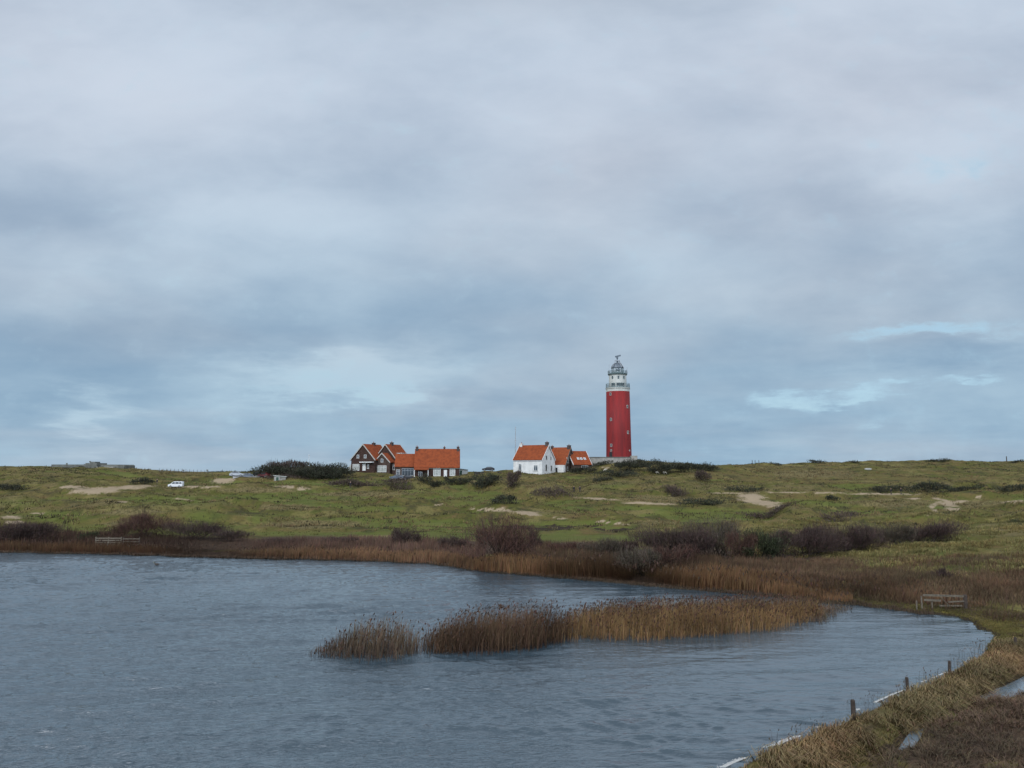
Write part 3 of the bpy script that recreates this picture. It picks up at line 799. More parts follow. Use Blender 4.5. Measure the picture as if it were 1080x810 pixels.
SHRUBS = [
    # along the far shore, behind the reeds
    ("brown", 26, 80, 551, 99, "broad dark brown leafless shrub at the left picture edge behind the reeds"),
    ("green", 97, 22, 561, 101, "small dark green shrub just left of the pale wooden gate"),
    ("red", 158, 64, 543, 105, "tall loose reddish thicket rising behind the lakeside gate"),
    ("brown", 207, 66, 551, 103, "dark rounded thicket right of the lakeside gate"),
    ("brown", 247, 46, 559, 101, "low dark shrub at the right end of the thickets by the lakeside gate"),
    ("brown", 430, 36, 556.5, 94, "small dark ball shaped shrub alone in the far reed bank"),
    ("red", 528, 70, 546, 78, "large reddish brown fan shaped shrub at the bend of the far shore"),
    ("brown", 562, 18, 556, 88, "small dark shrub peeping out right behind the large fan shaped shrub"),
    ("red", 603, 56, 571, 84, "low purplish shrub between the fan shaped shrub and the grey green one"),
    ("grey", 634, 44, 568, 82, "grey green twiggy shrub behind the far reeds below the white house"),
    ("grey", 671, 46, 577, 71, "grey green shrub standing nearest the water before the long thicket"),
    ("brown", 705, 86, 557, 85, "purple brown thicket left of the tallest shrub"),
    ("grey", 757, 60, 549, 86, "tallest ragged grey brown shrub in the long thicket"),
    ("green", 796, 54, 561, 82, "rounded dark green shrub in front of the long thicket"),
    ("brown", 842, 80, 556, 87, "dark brown shrub in the long thicket right of the green one"),
    ("brown", 886, 66, 555, 90, "dark brown shrub in front of the pale sand patch"),
    ("grey", 934, 66, 553, 95, "grey brown twiggy shrub just right of the pale sand patch in the thicket"),
    ("brown", 973, 70, 552, 97, "dense brown shrub closing the right end of the long thicket"),
    ("green", 1076, 30, 548, 113, "black green shrub on the slope at the right picture edge"),
    ("brown", 985, 18, 598, 64, "clump of dark upright stalks behind the half rotten gate"),
    ("brown", 655, 34, 569, 84, "low dark shrub between the two grey green ones by the far reeds"),
    ("brown", 728, 40, 559, 83, "low brown shrub filling the gap left of the tallest ragged one"),
    ("red", 776, 34, 562, 82, "reddish shrub squeezed between the tallest ragged one and the green one"),
    ("brown", 818, 44, 561, 84, "dark shrub at the right flank of the rounded green one"),
    ("grey", 864, 44, 559, 89, "grey shrub in the right half of the long thicket, left of the sand patch"),
    ("brown", 910, 44, 561, 91, "low dark shrub before the gap with the pale sand patch"),
    ("brown", 953, 46, 557, 97, "dark shrub second from the right end of the long thicket, between two bigger ones"),
    ("red", 700, 60, 575, 76, "low reddish scrub at the foot of the long thicket, behind the reeds"),
    ("red", 122, 26, 560, 103, "low reddish shrub right behind the pale wooden gate"),
    ("brown", 300, 44, 567, 97, "low dark scrub in the heath right of the gate thickets"),
    ("brown", 362, 40, 566, 96, "low dark scrub left of the ball shaped shrub"),
    ("brown", 478, 34, 566, 90, "low dark scrub just left of the large fan shaped shrub"),
    # out on the dune meadow
    ("gorse", 10, 34, 511, -517, "flat dark shrub at the left edge below the bunker"),
    ("gorse", 152, 26, 503.5, -510.5, "dark scrub beside the white van"),
    ("far", 580, 46, 516, -522, "long low dark shrub left of the two walkers on the meadow"),
    ("gorse", 636, 24, 503, -507.5, "small flat dark shrub below the lighthouse mound"),
    ("far", 538, 22, 499, -513, "reddish brown shrub below the left corner of the white house"),
    ("gorse", 512, 32, 501, -513, "dark shrub below the black plank fence"),
    ("gorse", 533, 30, 522, -531, "dark low shrub just above the bright sandy path"),
    ("gorse", 455, 34, 503.8, -511.5, "dark hedge below the orange roofed brick house, left length"),
    ("gorse", 484, 34, 503.6, -511.5, "dark hedge below the orange roofed brick house, right length"),
    ("gorse", 738, 52, 526, -532, "dark strip of scrub beside the pale path below the lighthouse"),
    ("far", 712, 28, 515.5, -523, "brown low shrub above the dark strip of scrub"),
    ("far", 741, 18, 497, -507, "sloping brown shrub where the gorse slope ends"),
    ("gorse", 783, 46, 515, -519, "flat dark shrub above the start of the straight path"),
    ("gorse", 878, 16, 522.5, -528, "small round dark shrub on the meadow below the straight path"),
    ("gorse", 940, 46, 511.5, -518, "dark scrub behind the two walkers on the straight path"),
    ("gorse", 978, 44, 508, -518.5, "thickest dark shrub above the forked sand track"),
    ("gorse", 1016, 40, 511.5, -517.5, "low dark shrub right of the thickest one above the sand track"),
    ("gorse", 1068, 40, 511, -518, "dark shrub at the right edge along the foot of the big dune"),
    ("far", 812, 64, 537.5, -545, "grey brown low scrub below the sandy fork of the path"),
    ("far", 884, 46, 540, -547, "grey brown scrub on the meadow above the pale sand patch"),
    ("far", 372, 56, 504.5, -512.5, "low brown scrub in front of the left gable of the double house"),
    ("far", 414, 46, 505, -511.5, "low brown hedge before the slate blue car"),
    ("gorse", 362, 26, 495, -505, "small dark bush touching the left end of the double gabled house"),
    ("gorse", 616, 30, 492.5, -499.5, "dark hedge below the low house with skylights"),
    # gorse on the lighthouse mound
    ("gorse", 634, 26, 487, -491, "dark gorse left of the sandy track up the lighthouse mound"),
    ("gorse", 664, 36, 485.5, -497, "dark gorse at the right foot of the lighthouse"),
    ("gorse", 692, 40, 486, -498.5, "dark gorse behind the pair of sheep"),
    ("gorse", 720, 38, 488, -498.5, "dark gorse right of the pair of sheep"),
    ("gorse", 744, 26, 489.5, -497, "last dark gorse on the skyline right of the lighthouse"),
    ("gorse", 650, 48, 495.5, -502, "low dark gorse hedge in front of the lighthouse mound"),
    # the bushy hill left of the brick houses
    ("gorse", 282, 48, 490.0, -502, "dark bush on the left flank of the hill by the flagpole"),
    ("far", 308, 52, 486.3, -502.5, "brown bush on the top of the hill by the flagpole"),
    ("gorse", 336, 52, 488.3, -503, "dark bush on the right flank of the hill by the flagpole"),
    ("gorse", 346, 50, 493, -505, "dense dark bush beside the left brick house"),
    ("gorse", 326, 40, 494, -505, "dense dark bush at the front foot of the hill by the flagpole"),
    ("far", 302, 50, 499, -503, "brown low bush behind the pale roofed shed"),
    ("gorse", 226, 18, 497.5, 256, "small dark bush at the left end of the car park skyline"),
    ("gorse", 243, 18, 496.5, 257, "small dark bush on the skyline above the car park"),
    ("gorse", 260, 18, 497.3, 258, "small dark bush on the skyline at the right end of the car park"),
    # skyline of the big dune
    ("gorse", 862, 18, 485.0, -488.6, "dark bush on the crest of the big dune above the white slab"),
    ("gorse", 900, 14, 485.8, -488.2, "low dark bush on the crest of the big dune right of its neighbour"),
    ("gorse", 990, 26, 483.6, -486.6, "tallest dark bush on the crest of the big dune"),
    ("gorse", 1074, 18, 485, -487.4, "dark bush on the dune crest at the right picture edge"),
    ("gorse", 818, 16, 488, -490.2, "tiny dark bush on the dune crest right of the three posts"),
    # right bank
    ("far", 918, 24, 603, 69, "small ragged brown shrub at the head of the right cove"),
]
for s in SHRUBS: bush(*s)


# ------------------------------------------------------------------ reeds, heath, grass (uncountable cover)
def scatter_px(poly, n, seed, z=0.0, dens=None):
    """random ground points inside a polygon given in photograph coordinates of the surface"""
    w = [W0(*p, z) for p in poly]; r = np.random.default_rng(seed)
    xs, ys = [p[0] for p in w], [p[1] for p in w]
    ox, oy = [], []; got = 0
    while got < n:
        x = r.uniform(min(xs), max(xs), n * 3); y = r.uniform(min(ys), max(ys), n * 3)
        k = inside(w, x, y)
        if dens is not None: k &= r.random(n * 3) < dens(x, y)
        ox.append(x[k]); oy.append(y[k]); got += k.sum()
    return np.concatenate(ox)[:n], np.concatenate(oy)[:n]


def reeds(label, poly, n, hfun, cb, ct, plume, seed, ground=False, width=(.02, .034), dens=None):
    x, y = scatter_px(poly, n, seed, 0.0, dens); r = np.random.default_rng(seed + 5)
    px, _ = proj(x, y, np.zeros(n))
    z = (np.maximum(H(x, y), -.08) if ground else np.full(n, -.08))
    wp = [W0(*p) for p in poly]; ed = seg_dist(wp + [wp[0]], x, y)
    sp_ = np.where(ed < .5, .22, .05); x = x + r.normal(0, 1, n) * sp_; y = y + r.normal(0, 1, n) * sp_
    h = hfun(px) * (.62 + .38 * sstep(0, .9, ed)) * (1.06 - .55 * r.random(n) ** 1.6) * (1 + .16 * fbm(x / 1.3, y / 1.3, seed, 2))
    lean = np.stack([r.normal(.10, .13, n), r.normal(0, .11, n)], 1) * h[:, None]
    P3 = np.stack([x, y, z], 1)
    pt = 0.75 + .5 * (fbm(x / 2.5, y / 2.5, seed + 3, 2) + .5)
    a = blades(P3, h, r.uniform(*width, n), lean, jitter(cb, n, .3, seed) * pt[:, None], jitter(ct, n, .3, seed + 1) * pt[:, None], .3, None, seed)
    parts = [a]
    k = r.random(n) < plume
    if k.any(): parts.append(plumes(P3[k], h[k], lean[k], r.uniform(.10, .22, k.sum()), jitter((.058, .032, .022), k.sum(), .4, seed + 2), seed))
    # fallen and side leaves
    m = n // 2; i = r.integers(0, n, m); q = P3[i].copy(); q[:, 2] += h[i] * r.uniform(.15, .6, m)
    hl = r.uniform(.15, .45, m)
    parts.append(blades(q, hl, r.uniform(.02, .035, m), r.normal(0, .3, (m, 2)), jitter(cb, m, .3, seed + 8), jitter(ct, m, .3, seed + 9), .5, None, seed + 7))
    v, f, c = join(parts)
    return tag(mesh_np("reeds", v, f, M["veg"], None, c), label, "reeds", None, "stuff")

RB, RT = (.115, .066, .032), (.165, .098, .047)
reeds("thin dark clump of reeds standing in the lake, leftmost of three",
      [(326, 689), (345, 684), (380, 680), (410, 679), (441, 682), (443, 692), (420, 696), (390, 699), (360, 696), (338, 693)], 1150,
      lambda p: 0.5 + 1.45 * sstep(325, 385, p), (.052, .036, .025), (.105, .076, .050), .18, 11)
reeds("tall ragged brown clump of reeds standing in the lake, middle of three",
      [(449, 689), (449, 680), (480, 674), (520, 670), (560, 668), (590, 668), (602, 675), (560, 687), (520, 691), (480, 692), (455, 692)], 2900,
      lambda p: 1.75 + .50 * sstep(450, 540, p) + .0 * p, (.052, .031, .019), (.098, .062, .037), .30, 12)
reeds("broad golden brown reed island in front of the cove",
      [(574, 678), (586, 664), (630, 651), (680, 648), (740, 646), (800, 643), (850, 641), (872, 643), (868, 650), (850, 657), (810, 666), (760, 671), (700, 675), (650, 676), (610, 675)], 8500,
      lambda p: 1.46 - .30 * sstep(760, 870, p), (.135, .080, .035), (.172, .108, .050), .46, 13)
reeds("few thin stalks at the right tip of the reed island",
      [(850, 655), (878, 640), (900, 640), (884, 648), (862, 658)], 420, lambda p: .75 - .3 * sstep(860, 890, p), (.07, .05, .035), (.12, .09, .06), .1, 14)


def belt(label, a, b, depth, n, hh, cb, ct, plume, seed, start=.15, name="reeds", wd=(.035, .06), tail=False):
    """strip of stems along the far shore from column a to column b"""
    r = np.random.default_rng(seed); pts = [p for p in far_px]
    px = r.uniform(a, b, n); py = np.interp(px, [p[0] for p in far_px[:30]], [p[1] for p in far_px[:30]])
    w = np.array([W0(p, q) for p, q in zip(px, py)])
    e = 1 + .5 * fbm(px / 22, px * 0, seed, 3)
    d = start + depth * e * r.random(n)
    y = w[:, 1] + d; x = w[:, 0] * y / w[:, 1]
    z = np.maximum(H(x, y), -.05)
    tp = np.interp(px, [a, a + 25, b - (b - a) * .35, b], [.5, 1, 1, .2]) if tail else 1.0
    h = hh * r.uniform(.55, 1.1, n) * (1 + .22 * fbm(x / 3, y / 3, seed, 2)) * tp
    lean = np.stack([r.normal(.06, .12, n), r.normal(0, .12, n)], 1) * h[:, None]
    P3 = np.stack([x, y, z], 1); pt = 0.75 + .5 * (fbm(x / 4, y / 4, seed + 3, 3) + .5)
    parts = [blades(P3, h, r.uniform(*wd, n), lean, jitter(cb, n, .3, seed) * pt[:, None], jitter(ct, n, .3, seed + 1) * pt[:, None], .3, None, seed)]
    k = r.random(n) < plume
    if k.any(): parts.append(plumes(P3[k], h[k], lean[k], r.uniform(.2, .4, k.sum()), jitter((.050, .032, .022), k.sum(), .35, seed + 2), seed))
    v, f, c = join(parts)
    return tag(mesh_np(name, v, f, M["veg"], None, c), label, "reeds" if name == "reeds" else "heath", None, "stuff")

belt("tan reed fringe along the far left shore", -220, 500, 3.6, 14000, 1.05, (.100, .055, .030), (.128, .074, .040), .03, 21)
belt("tan reed fringe along the far shore from the big shrub to the cove", 498, 900, 4.2, 12000, 1.6, (.108, .058, .028), (.132, .076, .038), .05, 22, tail=True)
belt("dark sedge along the far waterline", -220, 985, .5, 5000, .30, (.030, .022, .016), (.06, .042, .028), 0, 23, -.25)
belt("brown heath behind the far left reeds", -220, 512, 13, 16000, 1.15, (.062, .037, .028), (.092, .056, .040), 0, 24, 3.2, "heath", (.05, .09))
belt("brown heath behind the reeds right of the big shrub", 545, 905, 14, 17000, 1.3, (.058, .037, .024), (.090, .058, .035), .0, 25, 4.0, "heath", (.045, .08), tail=True)
belt("reddish reeds and heath around the right cove", 800, 1044, 5, 6500, .8, (.072, .042, .026), (.108, .066, .037), .05, 26, 2.2, "heath", (.03, .05), tail=True)


def turf(label, n, xr, yr, hh, wd, cb, ct, seed, mask, name="grass", lean=.5, tuft=6, spread=.22, droop=0.0, wind=(.12, -.05)):
    """tufts of several blades"""
    r = np.random.default_rng(seed); m = n // tuft; k = 4
    yy = np.sqrt(r.uniform(yr[0] ** 2, yr[1] ** 2, m * k)) if yr[1] / max(yr[0], 1) < 3 else r.uniform(*yr, m * k)
    cpx = r.uniform(xr[0], xr[1], m * k); x = (cpx - 540) / F * ca * yy
    z = H(x, yy); px, py = proj(x, yy, z)
    keep = mask(x, yy, z, px, py) > r.random(m * k)
    x, yy = x[keep][:m], yy[keep][:m]
    size = r.uniform(.55, 1.35, len(x))
    tint = .8 + .5 * (fbm(x / 3, yy / 3, seed, 3) + .4)
    hue = fbm(x / 5 + 40, yy / 5, seed + 1, 3)[:, None]
    X = np.repeat(x, tuft) + r.normal(0, spread, len(x) * tuft); Y = np.repeat(yy, tuft) + r.normal(0, spread, len(x) * tuft); N = len(X)
    h = hh * np.repeat(size, tuft) * r.uniform(.55, 1.1, N)
    dx = np.stack([X - np.repeat(x, tuft), Y - np.repeat(yy, tuft)], 1)
    ln = dx / (spread + 1e-6) * .35 * h[:, None] * lean * 1.4 + r.normal(0, .25, (N, 2)) * h[:, None] * lean + np.array(wind) * h[:, None]
    P3 = np.stack([X, Y, H(X, Y) - .02], 1)
    tt = np.repeat(tint, tuft)[:, None]; hu = np.repeat(hue, tuft, 0)
    shift = 1 + hu * np.array([.12, -.06, -.05])
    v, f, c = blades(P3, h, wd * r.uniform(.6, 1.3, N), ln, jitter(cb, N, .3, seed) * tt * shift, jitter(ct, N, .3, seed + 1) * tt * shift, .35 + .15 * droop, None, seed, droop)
    return tag(mesh_np(name, v, f, M["veg"], None, c), label, name, None, "stuff")


def shore_d(x, y): return seg_dist(SHORE + [SHORE[0]], x, y) * np.where(inside(SHORE, x, y), -1, 1)
def notsand(px, py): return 1 - ell(SAND, px, py, .5)

# meadow and dunes beyond the lake
turf("short olive grass over the dune meadow", 60000, (-120, 1200), (112, 235), .26, .10, (.054, .054, .017), (.112, .102, .036), 31,
     lambda x, y, z, px, py: notsand(px, py) * (shore_d(x, y) > 16) * sstep(-.25, .35, fbm(x / 8, y / 5, 90, 3)) , spread=.3)
turf("tan marram tussocks dotted over the dune meadow", 78000, (-120, 1200), (118, 300), .50, .10, (.080, .062, .027), (.185, .145, .072), 32,
     lambda x, y, z, px, py: notsand(px, py) * np.maximum(sstep(-.02, .4, fbm(x / 7, y / 4.5, 91, 3)), ell(TAN, px, py, .8)), "marram_grass", spread=.22)
turf("dark heather tufts dotted over the dune meadow", 56000, (-120, 1200), (120, 310), .42, .13, (.028, .026, .015), (.050, .042, .024), 33,
     lambda x, y, z, px, py: notsand(px, py) * np.maximum(sstep(.18, .5, fbm(x / 6 + 9, y / 4, 92, 4)), .5 * sstep(.05, .4, fbm(x / 14, y / 9, 96, 3))), "heather", spread=.35)
turf("rough yellow green grass on the slope behind the right cove", 80000, (760, 1230), (57, 128), .50, .05, (.085, .074, .026), (.225, .185, .075), 34,
     lambda x, y, z, px, py: (shore_d(x, y) > 4.5) * sstep(-.35, .35, fbm(x / 3.2, y / 2.6, 93, 3)) * (1 - .75 * ell(BROWN, px, py, .7)), tuft=14, spread=.22, droop=.35)
turf("brown heath on the low ground behind the half rotten gate", 44000, (850, 1230), (50, 80), .6, .04, (.052, .034, .022), (.105, .070, .040), 35,
     lambda x, y, z, px, py: (shore_d(x, y) > 1.2) * np.maximum(ell(BROWN, px, py, .7), .12), "heath", spread=.25)
turf("mossy short grass along the edge of the right cove", 40000, (830, 1230), (40, 60), .11, .03, (.052, .046, .016), (.120, .100, .032), 36,
     lambda x, y, z, px, py: (shore_d(x, y) > .12) * np.maximum(ell(MOSS, px, py, .8), shore_d(x, y) < 4), lean=.8, spread=.12)
dmask = lambda x, y: seg_dist(DIKE, x, y)
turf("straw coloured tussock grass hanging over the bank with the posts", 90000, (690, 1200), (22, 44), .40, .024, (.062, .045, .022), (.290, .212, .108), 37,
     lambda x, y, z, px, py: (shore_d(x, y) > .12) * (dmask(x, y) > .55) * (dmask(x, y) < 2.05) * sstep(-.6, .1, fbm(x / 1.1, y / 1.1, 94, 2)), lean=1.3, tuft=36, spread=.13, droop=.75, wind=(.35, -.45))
turf("green moss and short grass on top of the bank", 20000, (690, 1200), (22, 46), .13, .02, (.050, .042, .018), (.105, .082, .034), 38,
     lambda x, y, z, px, py: (shore_d(x, y) > .05) * (dmask(x, y) < 2.8), lean=.7, tuft=6, spread=.10)
def nopud(x, y):
    r = np.ones(x.shape)
    for pd in (PUD1, PUD2): r *= (seg_dist(pd + [pd[0]], x, y) > .22) & ~inside(pd, x, y)
    return r
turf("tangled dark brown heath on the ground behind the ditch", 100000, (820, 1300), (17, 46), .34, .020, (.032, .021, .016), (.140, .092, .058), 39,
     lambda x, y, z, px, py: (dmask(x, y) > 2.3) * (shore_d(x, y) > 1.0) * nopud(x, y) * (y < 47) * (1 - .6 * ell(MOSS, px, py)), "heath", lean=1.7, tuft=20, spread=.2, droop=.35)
turf("pale dead grass among the heath behind the ditch", 16000, (820, 1300), (17, 46), .34, .018, (.075, .055, .03), (.21, .155, .085), 40,
     lambda x, y, z, px, py: (dmask(x, y) > 2.4) * (shore_d(x, y) > 1.0) * nopud(x, y) * sstep(.05, .5, fbm(x / 2, y / 2, 95, 3)), lean=1.1, tuft=10, spread=.14)
turf("rough dune grass on the camera slope", 12000, (-900, 2000), (4, 19), .35, .02, (.07, .06, .025), (.16, .13, .06), 41,
     lambda x, y, z, px, py: (z > .3) * 1.0, lean=.8, tuft=8, spread=.12)


def stalks(label, px0, px1, n, hh, seed):
    """thin dark stalks growing at the waterline of the bank"""
    r = np.random.default_rng(seed); px = r.uniform(px0, px1, n)
    dp = sorted(dike_px); py = np.interp(px, [p[0] for p in dp], [p[1] for p in dp])
    w = np.array([W0(a, b) for a, b in zip(px, py)]); x = w[:, 0] + r.normal(-.05, .22, n); y = w[:, 1] + r.normal(.1, .25, n)
    h = hh * r.uniform(.4, 1.1, n); P3 = np.stack([x, y, np.maximum(H(x, y), -.05)], 1)
    lean = r.normal(.05, .13, (n, 2)) * h[:, None]
    v, f, c = join([blades(P3, h, r.uniform(.010, .018, n), lean, jitter((.04, .03, .022), n, .3, seed), jitter((.06, .045, .03), n, .3, seed), .3, None, seed),
                    plumes(P3, h, lean, r.uniform(.06, .12, n), jitter((.05, .036, .026), n, .3, seed), seed)])
    tag(mesh_np("dry_stalks", v, f, M["veg"], None, c), label, "stalks", None, "stuff")
stalks("dark thin stalks at the waterline where the bank meets the cove", 1008, 1040, 46, .85, 51)
stalks("dark thin stalks along the waterline of the bank", 820, 990, 90, .5, 52)


def build_foam():
    r = np.random.default_rng(5)
    pts = np.array([W0(*p) for p in [(1000, 709), (985, 715.5), (970, 721), (955, 728), (930, 739), (900, 752), (875, 763), (850, 775), (825, 785), (800, 795.5), (778, 804), (757, 814), (740, 822)]])
    L = np.hypot(*(pts[1:] - pts[:-1]).T); cum = np.concatenate([[0], np.cumsum(L)])
    n = int(cum[-1] * 420); t = r.random(n) * cum[-1]
    x = np.interp(t, cum, pts[:, 0]); y = np.interp(t, cum, pts[:, 1])
    k = fbm(x * .9, y * .9, 77, 2) > -.75 + .05 * (y - 25); x, y = x[k], y[k]; n = len(x)
    wl = .025 + .055 * np.clip((37 - y) / 12, 0, 1) * (1 + 1.2 * np.clip(fbm(x * 1.7, y * 1.7, 79, 2), 0, 1))
    o = -np.abs(r.normal(0, 1, n)) * wl; x = x + o * .6 - .02; y = y - o * .8 + .02
    sz = r.uniform(.008, .020, n)
    bm = bmesh.new(); bmesh.ops.create_icosphere(bm, subdivisions=1, radius=1); bm.verts.ensure_lookup_table()
    bv = np.array([v.co[:] for v in bm.verts]); bf = np.array([[v.index for v in f.verts] for f in bm.faces]); bm.free()
    v = np.stack([x, y, .012 + sz * .2], 1)[:, None] + bv[None] * sz[:, None, None] * np.array([1.7, 1.1, .5])
    f = bf[None] + (np.arange(n) * len(bv))[:, None, None]
    tag(mesh_np("foam", v.reshape(-1, 3), f.reshape(-1, 3), M["foam"], None, None, True), "white foam washed up along the waterline of the bank", "foam", None, "stuff")
build_foam()


# ------------------------------------------------------------------ lighthouse
def lighthouse():
    Y = 262; base = P(652.8, 483.0, Y); m = mpp(Y, 25); hh = lambda py: (483.0 - py) * m
    root = thing("lighthouse", "tall red lighthouse with white top standing on the dune mound", "lighthouse", base)
    bm = bmesh.new(); lathe(bm, [(13.3 * m, -2.0), (13.3 * m, 0), (12.95 * m, hh(462)), (12.4 * m, hh(413.4))], 56); tw = obj("tower", bm, M["red"], root, True)
    bm = bmesh.new(); lathe(bm, [(12.35 * m, hh(413.4)), (12.35 * m, hh(411)), (13.0 * m, hh(410)), (13.0 * m, hh(409.4)), (0, hh(409.4))], 56); obj("white_band", bm, M["drum"], root)
    # lower gallery
    bm = bmesh.new(); lathe(bm, [(9.3 * m, hh(410.5)), (12.4 * m, hh(409.3)), (12.7 * m, hh(409.3)), (12.7 * m, hh(408.7)), (9.3 * m, hh(408.7))], 56); ga = obj("gallery", bm, M["iron"], root)
    def railing(r, z0, z1, n, parent):
        bm = bmesh.new()
        for k in range(n):
            a = 2 * math.pi * k / n; tube(bm, (r * math.cos(a), r * math.sin(a), z0), (r * math.cos(a), r * math.sin(a), z1 + .1), .06, .06, 5)
        for f in (.33, .66, 1.0):
            zc = z0 + (z1 - z0) * f
            q = [(r * math.cos(2 * math.pi * k / 48), r * math.sin(2 * math.pi * k / 48), zc) for k in range(49)]
            for a, b in zip(q[:-1], q[1:]): tube(bm, a, b, .05, .05, 4)
        return obj("railing", bm, M["iron"], parent)
    railing(12.4 * m, hh(408.7), hh(405.0), 28, ga)
    bm = bmesh.new(); lathe(bm, [(9.9 * m, hh(408.7)), (9.9 * m, hh(407.6)), (9.4 * m, hh(407.4)), (9.1 * m, hh(396.4)), (9.8 * m, hh(395.6)), (0, hh(395.6))], 48); dr = obj("upper_drum", bm, M["drum"], root, False)
    # dark doorways behind the lower gallery and three small windows above
    def on_wall(r, ang, z, w, h, mat_f, mat_p, par, depth=.12):
        t = Matrix.Rotation(ang, 4, "Z") @ Matrix.Translation((0, -r, z))
        bm = bmesh.new(); f = .08
        for (x0, x1, z0, z1) in ((-w / 2 - f, -w / 2, -h / 2 - f, h / 2 + f), (w / 2, w / 2 + f, -h / 2 - f, h / 2 + f), (-w / 2, w / 2, h / 2, h / 2 + f), (-w / 2, w / 2, -h / 2 - f * 1.6, -h / 2), (-.03, .03, -h / 2, h / 2)):
            box(bm, x0, x1, -depth, .25, z0, z1, t)
        o = obj("window", bm, mat_f, par)
        bm = bmesh.new(); box(bm, -w / 2, w / 2, -depth * .55, .2, -h / 2, h / 2, t); obj("pane", bm, mat_p, o)
    for px_ in (646.5, 652.3, 658.3):
        on_wall(9.15 * m, math.asin((px_ - 652.8) / 9.2), hh(398.6), .42, .85, M["iron"], M["glass"], root)
    for a_ in (-38, -4, 22):
        on_wall(9.6 * m, R(a_), hh(406.4), 1.15, 0.95, M["iron"], M["glass"], root)
    bm = bmesh.new(); lathe(bm, [(9.0 * m, hh(395.6)), (10.4 * m, hh(394.6)), (10.4 * m, hh(394.0)), (0, hh(394.0))], 48); g2 = obj("upper_gallery", bm, M["iron"], root)
    railing(10.2 * m, hh(394.0), hh(391.2), 24, g2)
    for k in range(8):
        a = math.pi * 2 * k / 8 + .2; bm = bmesh.new(); tube(bm, (10.2 * m * math.cos(a), 10.2 * m * math.sin(a), hh(394)), (10.5 * m * math.cos(a), 10.5 * m * math.sin(a), hh(389.6)), .09, .05, 5)
        obj("stanchion", bm, M["metal"], g2)
    # lantern: base, lens, glazing bars, dome
    bm = bmesh.new(); lathe(bm, [(6.5 * m, hh(394)), (6.5 * m, hh(392.6)), (0, hh(392.6))], 32); obj("lantern_base", bm, M["iron"], root)
    bm = bmesh.new(); lathe(bm, [(6.0 * m, hh(392.6)), (6.0 * m, hh(387.9)), (0, hh(387.9))], 24); lg = obj("lantern_glazing", bm, M["lglass"], root)
    for k in range(12):
        bm = bmesh.new(); a = 2 * math.pi * k / 12 + .13; q = (6.2 * m * math.cos(a), 6.2 * m * math.sin(a))
        tube(bm, (*q, hh(392.6)), (*q, hh(387.8)), .10, .10, 5)
        obj("glazing_bar", bm, M["iron"], lg)
    bm = bmesh.new(); lathe(bm, [(1.6 * m, hh(392.5)), (2.6 * m, hh(391.3)), (2.8 * m, hh(390)), (2.0 * m, hh(388.4)), (.5 * m, hh(387.9))], 20, (0, -3.8 * m)); obj("lens", bm, M["darkiron"], root, True)
    bm = bmesh.new(); lathe(bm, [(6.7 * m, hh(388.0)), (6.7 * m, hh(387.5)), (6.2 * m, hh(386)), (4.9 * m, hh(384.2)), (3.0 * m, hh(382.8)), (1.1 * m, hh(382.1)), (.9 * m, hh(381.4)), (0, hh(381.3))], 32); dm = obj("dome_roof", bm, M["darkiron"], root, True)
    bm = bmesh.new()
    for k in range(12):
        a = 2 * math.pi * k / 12
        pr = [(6.75, 387.6), (6.28, 385.9), (4.98, 384.1), (3.05, 382.7), (1.1, 382.0)]
        for (r0, z0), (r1, z1) in zip(pr[:-1], pr[1:]):
            tube(bm, (r0 * m * math.cos(a), r0 * m * math.sin(a), hh(z0)), (r1 * m * math.cos(a), r1 * m * math.sin(a), hh(z1)), .06, .06, 4)
    obj("dome_ribs", bm, M["metal"], dm)
    # frame, platform and radar scanner on the top
    bm = bmesh.new()
    for sx in (-1, 1):
        for sy in (-1, 1):
            tube(bm, (sx * 6.3 * m, sy * 4.0 * m, hh(388)), (sx * 1.9 * m, sy * 1.5 * m, hh(379.7)), .09, .08, 5)
    box(bm, -2.4 * m, 2.6 * m, -1.9 * m, 1.9 * m, hh(380.2), hh(379.3)); obj("radar_platform", bm, M["metal"], root)
    bm = bmesh.new(); tube(bm, (0, 0, hh(381.5)), (0, 0, hh(376.2)), .24, .18, 8)
    box(bm, -.9 * m, .9 * m, -.9 * m, .9 * m, hh(377.4), hh(376.0)); obj("radar_mast", bm, M["darkiron"], root)
    bm = bmesh.new(); box(bm, -2.9 * m, 3.1 * m, -.25, .25, -.24, .24, Matrix.Translation((0.2, 0, hh(374.9))) @ Matrix.Rotation(R(-14), 4, "Y")); obj("radar_scanner", bm, M["darkiron"], root)
    for px_, y0, y1 in ((643.3, 392, 384.5), (662.4, 392, 387.5)):
        bm = bmesh.new(); x = (px_ - 652.8) * m; tube(bm, (x, -1.5, hh(y0)), (x, -1.5, hh(y1)), .06, .03, 5); obj("aerial", bm, M["metal"], root)
    # windows of the red shaft
    for px_, py_, w, h in ((643.8, 416.3, .8, 1.15), (643.8, 443.0, .8, 1.15), (643.6, 470.0, .8, 1.15), (661.2, 429.6, .85, 1.3), (661.2, 456.6, .85, 1.3), (662.8, 475.4, .45, .5), (643.4, 475.3, .7, .7)):
        r_ = np.interp(py_, [413, 483], [12.4, 13.3]); on_wall(r_ * m, math.asin((px_ - 652.8) / (r_ + .1)), hh(py_), w * .75, h * .75, M["trim"], M["glass"], root, .10)
    t = Matrix.Rotation(math.asin((643.0 - 652.8) / 13.4), 4, "Z") @ Matrix.Translation((0, -13.2 * m, hh(480)))
    bm = bmesh.new(); box(bm, -.6, .6, -.12, .3, -1.0, 1.0, t); obj("door", bm, M["blackwood"], root)
lighthouse()


